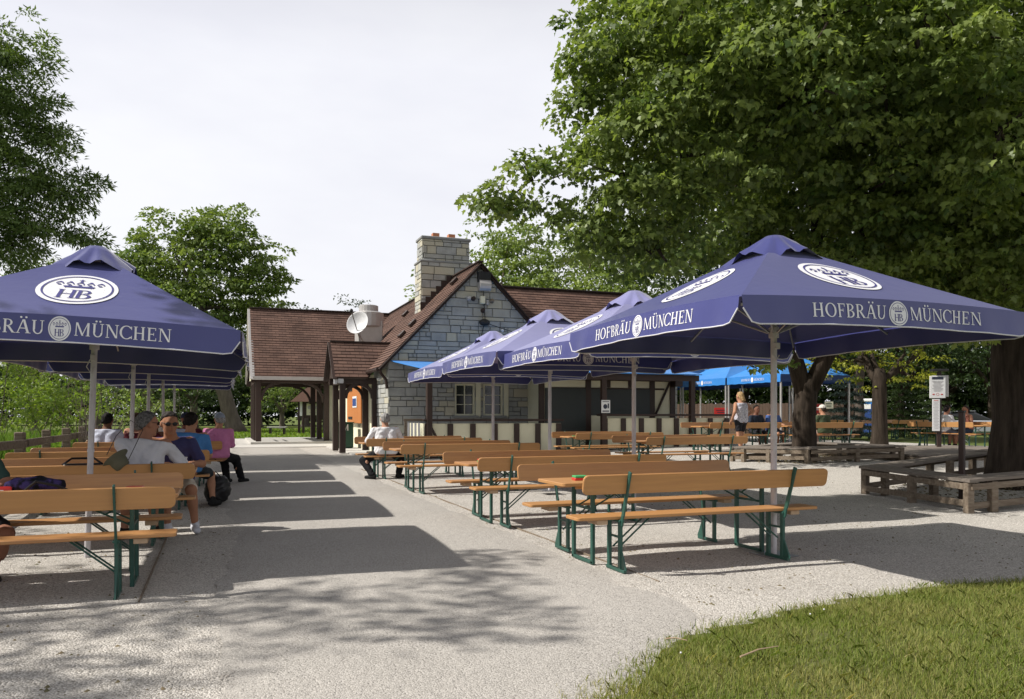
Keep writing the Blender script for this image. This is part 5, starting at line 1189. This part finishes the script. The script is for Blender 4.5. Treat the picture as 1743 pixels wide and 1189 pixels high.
person('grey-haired man in a white shirt and black trousers seen from behind before the stone house', (3.38, 16.70, g(3.4, 16.7)), 0, (.74, .74, .76), (.010, .010, .012), skin=(.40, .22, .15), hair=(.30, .29, .28), lean=.14, sleeve=1.2, leg=1.2, res=.016, width=1.24, belly=.03, hands=((-.3, .34, .8), (.3, .36, .8)),
       feet=((-.30, -.10, .08), (.27, .0, .08)), knees=((-.7, .8, .6), (.6, .9, .5)))
person('blonde woman in a white patterned sleeveless top and dark shorts standing with her back turned', (13.7, 18.5, g(13.7, 18.5)), R(8), (.66, .65, .70), (.02, .02, .025), skin=(.42, .22, .14), hair=(.42, .28, .14), sit=False, lean=.03, hands=((-.30, .05, .95), (.31, .10, 1.06)), feet=((-.10, -.12, .08), (.11, .12, .08)),
       hairlen=.05, sleeveless=True, leg=.55, res=.018, width=.98, shirt2=(.34, .33, .40), con=.25, shoes=(.3, .28, .26))
G_R = 'guests at the shaded right tables'
person('dark-shirted guest facing the camera in the shade right of the standing woman', (15.9, 20.75, g(16, 20.7)), R(180), (.02, .03, .05), (.03, .03, .04), skin=(.2, .1, .07), hair=(.015, .012, .01), res=.024, group=G_R)
person('guest in a blue shirt half hidden by the front right parasol pole', (16.55, 20.75, g(16, 20.7)), R(180), (.06, .12, .32), (.03, .03, .04), res=.024, group=G_R, bald=1)
person('man in a green shirt and white cap seen from behind beside the forked trunk', (17.35, 19.34, g(17.3, 19.3)), R(8), (.06, .08, .045), (.42, .30, .26), cap=(.6, .57, .52), res=.022, group=G_R, width=1.2, leg=1.2)
person('man in a white T-shirt sitting in profile beyond the notice board', (22.42, 19.5, g(22, 19)), R(-90), (.62, .62, .64), (.12, .13, .17), skin=(.3, .15, .1), hair=(.02, .015, .015), res=.022, group=G_R, lean=.16)
person('woman with curly dark hair in a strapless top facing away from the big trunk', (23.45, 19.5, g(23, 19)), R(80), (.40, .16, .12), (.04, .06, .1), skin=(.36, .18, .12), hair=(.03, .02, .018), hairlen=.12, res=.022, group=G_R, sleeveless=True)
# belongings
ht = thing('hat', 'olive wide-brimmed hat hanging on the grey-haired man\'s back', 'hat', (-.93, 8.90, .90)); q = Vector((.55, -.25, -.65)).to_track_quat('Z', 'Y').to_matrix() * .80; hc_ = cloth_mat('olive_cloth', (.13, .125, .085))
MB().lathe([(.001, .12), (.05, .125), (.09, .11), (.105, .05), (.11, 0), (.17, -.03), (.17, -.036), (.104, -.006), (.09, .05), (.07, .09), (.001, .105)], 24, (0, 0, 0), rot=q).build('crown_and_brim', hc_, ht, smooth=True)
MB().tube([(-.1, .04, .05), (-.02, .1, .24), (.1, .26, .40), (.22, .2, .30), (.1, .02, .0)], .004, 5).build('cord', M['black'], ht)
bg_ = thing('bag', 'black box-shaped shoulder bag standing on the bench beside the grey-haired man', 'bag', (-1.27, 9.12, .49), R(6))
MB().box((0, 0, .19), (.40, .2, .36), ch=.04).build('body', M['black'], bg_); MB().box((0, -.105, .24), (.40, .02, .22), ch=.01).build('flap', M['black'], bg_)
MB().tube([(-.18, 0, .36), (-.1, .05, .42), (.1, .05, .42), (.18, 0, .36)], .012, 6).build('strap', M['black'], bg_)
def lump(name, label, cat, c, r_, m_, seed, squash=.0, res=.02):
    rr = np.random.default_rng(seed); pr_ = [('e', np.array([rr.normal(0, .35) * r_[0], rr.normal(0, .35) * r_[1], r_[2] * rr.uniform(.5, .9)]), tuple(np.array(r_) * rr.uniform(.55, .8))) for _ in range(6)]
    v, f = nets(lambda p: np.maximum(smin(ev(p, pr_), .05) + .012 * np.sin(p[:, 0] * 38 + 9 * np.sin(p[:, 2] * 11)) * np.sin(p[:, 1] * 30 + p[:, 2] * 26), .004 - p[:, 2]), *bounds(pr_, .05), res)
    t = thing(name, label, cat, c); np_mesh('body', v, 4, f, m_, t, smooth=True); return t
pk = lump('backpack', 'black and purple soft backpack lying on the near left table', 'backpack', (-1.28, 7.2, .722), (.21, .13, .085), cloth_mat('bag_cloth', (.008, .008, .011), (.05, .035, .12), 9, .12), 4)
MB().tube([(-.1, -.14, .05), (-.02, -.17, .12), (.12, -.14, .08), (.24, -.1, .012)], .012, 6).build('strap', M['black'], pk)
kb = lump('backpack', 'black slumped bag on the gravel behind the man in the blue polo', 'backpack', (.02, 12.95, 0), (.17, .15, .26), M['black'], 9); MB().tube([(-.08, -.1, .4), (-.02, -.15, .5), (.06, -.1, .4)], .012, 6).build('strap', M['black'], kb)
cn = thing('drink_sleeve', 'red printed drink sleeve lying on the near left table', 'cup', (-1.62, 7.12, .722), R(10)); q = Matrix.Rotation(R(90), 3, 'Y')
MB().lathe([(.034, -.02), (.04, .0), (.04, .13), (.036, .14)], 16, (0, 0, .041), rot=q).build('sleeve', M['red'], cn, smooth=True); MB().lathe([(.03, -.06), (.038, -.05), (.038, -.02)], 16, (0, 0, .041), rot=q).build('base', M['black'], cn); 
b = MB(); b.box((.05, -.041, .05), (.07, .004, .012), ch=.001); b.box((.06, -.04, .03), (.06, .004, .008), ch=.001); b.build('print', M['signwhite'], cn)
for x, y, z, lab in ((-.34, 9.62, .757, 'white cup between the hands of the man in sunglasses'), (-.78, 13.12, 1.10, 'white cup held up by the man in the dark red shirt')):
    c_ = thing('cup', lab, 'cup', (x, y, z)); MB().lathe([(.03, 0), (.042, .12), (.044, .12), (.038, .115), (.028, .01)], 16).build('wall', M['signwhite'], c_, smooth=True); MB().lathe([(.0435, .118), (.046, .122), (.0435, .126), (.041, .122)], 16).build('rim', M['white'], c_)
# ================================================================ further furniture of the yard
# blue pop-up tents
def tent(i, y0, label):
    x0, x1, y1 = 17.9, 20.9, y0 + 3.0; z = g(19, y0); t = thing('tent', label, 'tent', ((x0 + x1) / 2, (y0 + y1) / 2, z), 0, 'blue pop-up tents at right'); xm, ym = (x0 + x1) / 2, (y0 + y1) / 2
    zt, zv, zp = z + 2.46, z + 2.2, z + 3.35; b = MB(); cs = [(x0, y0), (x1, y0), (x1, y1), (x0, y1)]
    for k in range(4):
        (ax_, ay), (bx, by) = cs[k], cs[(k + 1) % 4]; n = 6; V = []
        for j in range(n + 1):
            r_ = j / n
            for q in range(n + 1):
                s = q / n; e = (ax_ + (bx - ax_) * s, ay + (by - ay) * s); V.append((e[0] + (xm - e[0]) * r_, e[1] + (ym - e[1]) * r_, zt + (zp - zt) * r_ - .09 * math.sin(math.pi * r_) * math.sin(math.pi * s)))
        b.add(V, [(j * (n + 1) + q, j * (n + 1) + q + 1, (j + 1) * (n + 1) + q + 1, (j + 1) * (n + 1) + q) for j in range(n) for q in range(n)])
    b.build('roof', M['blue'], t, weld=True)
    for k in range(4):
        (ax_, ay), (bx, by) = cs[k], cs[(k + 1) % 4]; b = MB(); n = 12; V = []; ox, oy = (by - ay) / 3 * .012, -(bx - ax_) / 3 * .012
        for q in range(n + 1):
            s = q / n; w_ = .012 * math.sin(q * 1.9); sc2 = .015 * abs(math.sin(q * math.pi / 2)); V += [(ax_ + (bx - ax_) * s + ox, ay + (by - ay) * s + oy, zt + .01), (ax_ + (bx - ax_) * s + ox + oy * 0 + w_ * (k % 2), ay + (by - ay) * s + oy + w_ * (1 - k % 2), zv + sc2)]
        va = b.add(V, [(2 * q, 2 * q + 2, 2 * q + 3, 2 * q + 1) for q in range(n)]).build('valance', M['blue'] if k == 3 else M['bluedark'], t)  # sides away from the sun take darker cloth, shade painted in
        if k in (0, 3):
            d = Vector((bx - ax_, by - ay, 0)).normalized(); nn = Vector((d.y, -d.x, 0)); c0 = Vector(((ax_ + bx) / 2, (ay + by) / 2, (zt + zv) / 2)); P1, w1 = text_polys('HOFBRÄU', .085, .05); P2, w2 = text_polys('MÜNCHEN', .085, .05)
            flat_mesh('lettering', [[(x - .11 - w1, y - .04) for x, y in p] for p in P1] + [[(x + .11, y - .04) for x, y in p] for p in P2], lambda x, y, o: c0 + d * x + Vector((0, 0, y)) + nn * (o + .016), M['white'], va, .012)
            We, Be = emblem(.07, .09); flat_mesh('badge', We, lambda x, y, o: c0 + d * x + Vector((0, 0, y)) + nn * (o + .016), M['white'], va, .012, 0)
    for (x, y) in cs:
        b = MB(); b.box((x + (.04 if x == x0 else -.04), y + (.04 if y == y0 else -.04), (z + zt) / 2), (.055, .055, zt - z), ch=.006); b.build('leg', M['galv'], t)
    anchor(t)
tent(0, 22.0, 'nearest sky blue pop-up tent, behind the forked maple trunk'); tent(1, 25.1, 'middle sky blue pop-up tent of the row'); tent(2, 28.2, 'farthest sky blue pop-up tent, above the counter')
# board benches boxed round the two trunks
def ring_bench(label, pts, h, n_leg, loc):
    t = thing('tree_bench', label, 'bench', loc, 0, 'grey plank benches round the maple trunks'); cx = sum(p[0] for p in pts) / len(pts); cy = sum(p[1] for p in pts) / len(pts)
    for k in range(len(pts)):
        a = Vector((*pts[k], 0)); c = Vector((*pts[(k + 1) % len(pts)], 0)); d = (c - a).normalized(); nin = Vector((-d.y, d.x, 0)); ln = (c - a).length
        if nin.dot(Vector((cx, cy, 0)) - a) < 0: nin = -nin
        zg = lambda p: g(p.x, p.y); m_ = .0025 * k; b = MB()
        for q in range(3):
            p0 = a + nin * (.07 + .145 * q) + d * (.075 * q); p1 = c + nin * (.07 + .145 * q) - d * (.075 * q + .004); b.bar(p0 + Vector((0, 0, zg(p0) + h - .02 + m_)), p1 + Vector((0, 0, zg(p1) + h - .02 + m_)), .138, .04)
        b.build('seat', M['deckwood'], t); b = MB()
        p0 = a + nin * .03 + d * .06; p1 = c + nin * .03 - d * .06
        b.bar(p0 + Vector((0, 0, zg(p0) + h - .1)), p1 + Vector((0, 0, zg(p1) + h - .1)), .03, .085); b.bar(p0 + nin * .045 + Vector((0, 0, zg(p0) + .13)), p1 + nin * .045 + Vector((0, 0, zg(p1) + .10)), .03, .09); b.build('apron', M['oldwood'], t)
        for q in range(n_leg):
            for off in (.06, .42):
                p = a + d * (.09 + (ln - .18) * q / n_leg) + nin * off; MB().box((p.x, p.y, zg(p) + (h - .045) / 2), (.1, .1, h - .045), Matrix.Rotation(math.atan2(d.y, d.x), 3, 'Z'), .006).build('leg', M['oldwood'], t)
    anchor(t)
ring_bench('weathered plank bench boxed round the thick right trunk', [(9.42, 7.8), (9.95, 10.3), (13.6, 10.9), (13.3, 7.25)], .46, 2, (11.6, 9.2, .1))
ring_bench('weathered plank bench boxed round the forked trunk', [(12.9, 14.85), (12.1, 16.85), (14.9, 17.4), (15.2, 14.25)], .37, 2, (13.8, 15.8, .15))
def chips(name, lab, x, y, r_):
    V = []; I = []; n = 900
    for k in range(n):
        a = rng.uniform(0, 6.28); q = r_ * math.sqrt(rng.random()); s = rng.uniform(.015, .045); u = unit(1)[0] * .5 + (0, 0, 1); d = np.cross(u, unit(1)[0]); d /= np.linalg.norm(d); e = np.cross(u, d); c = np.array((x + q * math.cos(a), y + q * math.sin(a), 0)); c[2] = g(c[0], c[1]) + rng.uniform(.01, .06)
        V += [c + d * s, c + e * s * .5, c - d * s, c - e * s * .5]; I.append([4 * k, 4 * k + 1, 4 * k + 2, 4 * k + 3])
    tag(np_mesh(name, np.array(V), 4, np.array(I), M['litter'], var=rng.random(n)), lab, 'leaf litter', kind='stuff')
chips('leaf_litter', 'dry brown leaves lying round the foot of the thick right trunk', 11.8, 9.2, 1.6); chips('leaf_litter', 'dry brown leaves lying round the foot of the forked trunk', 13.6, 15.8, 1.3)
dk = thing('deck', 'low grey plank deck behind the tree benches', 'deck', (18, 16, .2)); b = MB()
for k in range(29): b.box((15.35 + .2 * k, 16.0, .40), (.192, 4.1, .04), ch=.004)
b.build('boards', M['deckwood'], dk); b = MB()
for y in (13.97, 18.03): b.box((18.15, y, .29), (5.8, .05, .16))
for x in (15.27, 21.03): b.box((x, 16, .29), (.05, 4.0, .16))
b.build('skirt', M['oldwood'], dk); anchor(dk)
bp = thing('post', 'thin black post standing inside the bench round the thick right trunk', 'post', (10.2, 8.57, g(10.2, 8.57)), R(20)); b = MB(); b.box((0, 0, .66), (.075, .075, 1.36), ch=.008); b.build('shaft', M['timber'], bp); MB().box((0, 0, 1.345), (.09, .09, .03), ch=.008).build('cap', M['black'], bp)
sg = thing('notice_board', 'tall white notice with a narrow price list below it on a dark post', 'sign', (19.6, 17.2, .42), R(-32)); b = MB(); b.box((0, .05, 1.0), (.11, .09, 2.35), ch=.008); b.build('post', M['timber'], sg)
b = MB(); b.box((0, .05, 2.22), (.42, .3, .06), ch=.01); b.build('lamp', M['black'], sg)
bd = MB().box((-.06, -.015, 1.73), (.42, .03, .64), ch=.01).build('board', M['signwhite'], sg); MB().box((.02, .012, 1.76), (.44, .02, .62), ch=.01).build('back_plate', M['galv'], sg)
b = MB(); b.box((-.06, -.033, 1.99), (.30, .004, .075), ch=.001); b.build('heading', M['inkdark'], bd); b = MB()
for k in range(9): b.box((-.06 + rng.uniform(-.01, .01), -.033, 1.90 - .035 * k), (.29 - .05 * (k % 3), .004, .011), ch=.001)
b.build('text_line', M['inkgrey'], bd); b = MB(); b.box((-.17, -.033, 1.52), (.055, .004, .03), ch=.001); b.box((.05, -.033, 1.52), (.055, .004, .03), ch=.001)
for q in ring_sector(-.06, 1.52, .04, .04, .008, .008, 0, 360, 16): b.add([(x, -.0335, y) for x, y in q], [(0, 1, 2, 3)])
b.build('arrow', M['inkred'], bd)
ls = MB().box((-.10, -.02, .92), (.20, .02, .92), ch=.004).build('price_list', M['signwhite'], sg); b = MB()
for k in range(20): b.box((-.10 + rng.uniform(-.012, .012), -.032, 1.30 - .04 * k), (.14 - .04 * (k % 2), .003, .009), ch=.001)
b.build('text_line', M['inkgrey'], ls); b = MB(); b.box((-.1, -.032, 1.345), (.12, .003, .014), ch=.001); b.build('heading', M['inkred'], ls)
# board fence behind the tents
bf = thing('board_fence', 'tall brown board fence behind the blue tents', 'fence', (24.5, 33.2, .26)); a = Vector((19.5, 36.8, .2)); c = Vector((29, 30.2, .2)); d = (c - a).normalized(); n = int((c - a).length / .15); b = MB()
for k in range(n): p = a + d * .15 * k; b.box((p.x, p.y, .2 + .84 + .02 * (k % 3)), (.14, .022, 1.68), Matrix.Rotation(math.atan2(d.y, d.x), 3, 'Z'), .004)
b.build('boards', M['fencewood'] if 'fencewood' in M else M.setdefault('fencewood', material('fence_boards', (.17, .115, .085), (.12, .08, .06), 5, .85, .2, 20, stretch=(6, 6, .5))), bf); b = MB(); b.bar(a + Vector((0, .05, 1.4)), c + Vector((0, .05, 1.4)), .05, .09); b.bar(a + Vector((0, .05, .4)), c + Vector((0, .05, .4)), .05, .09); b.build('rail', M['fencewood'], bf); anchor(bf)
def fence_sign(px, d_, z, w_, h_, m_, fr, name, lab):
    p = at(px, 705, d_); t = thing(name, lab, 'sign', (p.x, p.y, z), R(-34)); MB().box((0, 0, 0), (w_, .03, h_), ch=.004).build('panel', M[m_], t); b = MB(); b.box((0, -.02, .06), (w_ * .7, .006, .03), ch=.001); b.box((0, -.02, -.04), (w_ * .55, .006, .03), ch=.001); b.build('print', M[fr], t)
fence_sign(1227, 37.0, 1.5, .6, .34, 'red', 'inkdark', 'fence_sign', 'red sign on the board fence left of the standing woman'); fence_sign(1392, 33.8, 1.6, .4, .4, 'red', 'signwhite', 'fence_sign', 'red sign on the board fence right of the forked trunk'); fence_sign(1411, 33.4, 1.75, .34, .3, 'cream', 'bin', 'fence_sign', 'small pale framed picture at the right end of the board fence')
# portable toilet, parked car
p = at(1478, 705, 50); pt = thing('portable_toilet', 'blue portable toilet with a white roof far behind the spruces', 'toilet', (p.x, p.y, .1), R(-50)); MB().box((0, 0, 1.05), (1.1, 1.1, 2.0), ch=.04).build('cabin', M['blue'], pt); MB().box((0, 0, 2.14), (1.16, 1.16, .2), ch=.07).build('roof', M['signwhite'], pt)
MB().box((0, -.56, 1.0), (.72, .03, 1.8), ch=.01).build('door', M['bluedark'], pt); MB().box((0, -.58, 1.75), (.4, .01, .3), ch=.002).build('vent_panel', M['signwhite'], pt)
p = at(1640, 705, 44); car = thing('parked_car', 'pale silver car parked beyond the seated couple', 'car', (p.x, p.y, .1), R(-20)); carm = material('silver_car_paint', (.50, .52, .55), None, 3, .28, metal=.5)
def loft(b, secs):
    n = len(secs[0]); V = [q for s_ in secs for q in s_]; b.add(V, [(k * n + i, k * n + (i + 1) % n, (k + 1) * n + (i + 1) % n, (k + 1) * n + i) for k in range(len(secs) - 1) for i in range(n)] + [tuple(range(n))[::-1], tuple(range((len(secs) - 1) * n, len(secs) * n))]); return b
def sec(x, hw, z0, z1, r_=.12): return [(x, -hw + r_, z0), (x, hw - r_, z0), (x, hw, z0 + r_), (x, hw, z1 - r_), (x, hw - r_, z1), (x, -hw + r_, z1), (x, -hw, z1 - r_), (x, -hw, z0 + r_)]
loft(MB(), [sec(-2.2, .7, .35, .75), sec(-2.05, .85, .25, .88), sec(-1.2, .89, .22, .93), sec(0, .9, .22, .95), sec(1.2, .89, .22, .93), sec(2.0, .84, .26, .80), sec(2.2, .72, .36, .66)]).build('body', carm, car, smooth=False)
loft(MB(), [sec(-1.75, .74, .9, .98, .03), sec(-1.1, .70, .9, 1.38), sec(.2, .68, .9, 1.44), sec(1.15, .74, .9, .97, .03)]).build('cabin', M['glass'], car); loft(MB(), [sec(-1.05, .68, 1.385, 1.415, .012), sec(-.4, .66, 1.43, 1.465, .012), sec(.3, .64, 1.43, 1.46, .012)]).build('roof', carm, car)
for x in (-1.35, 1.35):
    for y in (-.82, .82):
        wh = MB().lathe([(.2, -.1), (.31, -.09), (.33, 0), (.31, .09), (.2, .1)], 18, (x, y, .32), rot=Matrix.Rotation(R(90), 3, 'X')).build('wheel', M['black'], car); MB().lathe([(.19, -.105), (.19, .105)], 12, (x, y, .32), rot=Matrix.Rotation(R(90), 3, 'X')).build('rim', M['galv'], wh)
# rail fence on the left
rf = thing('rail_fence', 'weathered grey post and rail fence along the left bank', 'fence', (-3.2, 15, 0)); 
for k in range(8):
    y = 9.2 + 2.3 * k; MB().box((-3.22, y, .52), (.15, .17, 1.06), Matrix.Rotation(R(rng.uniform(-5, 5)), 3, 'Z'), .015).build('post', M['oldwood'], rf)
    if k < 7:
        for z in (.86, .45): b = MB(); b.bar((-3.12, y - .06, z + rng.uniform(-.02, .02)), (-3.12, y + 2.34, z + rng.uniform(-.02, .02)), .05, .14, (0, 0, 1), ch=.012); b.build('rail', M['oldwood'], rf)
anchor(rf)
# roofed board and seat on the lawn, log by the house
p = at(530, 705, 56); ki = thing('roofed_board', 'dark timber information board with its own little shingle roof on the lawn', 'information board', (p.x, p.y, 0), R(-14)); b = MB()
for x in (-.85, -.55, .85): post(b, x, 0, 0, 2.3, .16)
b.build('post', M['timber'], ki); MB().box((.15, 0, 1.65), (1.3, .1, 1.1)).build('panel', M['timber'], ki); pp = MB().box((.15, -.065, 1.72), (.95, .02, .82)).build('poster', M['cream'], ki); b = MB(); b.ball((-.1, -.08, 1.85), (.16, .006, .14), 12); b.box((.15, -.08, 1.5), (.6, .004, .04), ch=.001); b.box((.35, -.08, 1.85), (.3, .004, .2), ch=.001); b.build('print', M['inkgrey'], pp)
MB().box((-.7, -.05, 1.75), (.22, .06, 1.0)).build('side_panel', M['signwhite'], ki)
MB().prism([(-1.35, 2.25), (1.35, 2.25), (.25, 3.25), (-.25, 3.25)], lambda a, c: (a, -.75 + .5 * (c - 2.25), c), lambda a, c: (a, .75 - .5 * (c - 2.25), c)).build('roof', M['timberx'] if 0 else material('roof_brown', (.14, .075, .055), (.10, .055, .04), 9, .9), ki)
p = at(472, 705, 54); sb = thing('park_bench', 'low dark grey bench on the lawn seen through the pavilion', 'bench', (p.x, p.y, 0), R(-12)); MB().box((0, 0, .48), (1.25, .7, .09), ch=.02).build('seat', M['galv'], sb)
for x in (-.45, .45): MB().box((x, 0, .22), (.12, .5, .44)).build('leg', M['timber'], sb)
lg = thing('log', 'thick pale log lying on the ground beside the porch', 'log', (5.0, 23.4, .1)); b = MB(); b.tube([(-.8, .2, .04), (-.3, .06, .05), (.4, -.05, .04), (1.0, -.1, .05)], [.13, .15, .145, .12], 12); b.build('stem', M['block'], lg, smooth=True)
MB().lathe([(.121, 0), (.125, .02), (.10, .03)], 12, (1.0, -.1, .05), rot=Matrix.Rotation(R(90), 3, 'Y')).build('cut_end', M['cream'], lg)
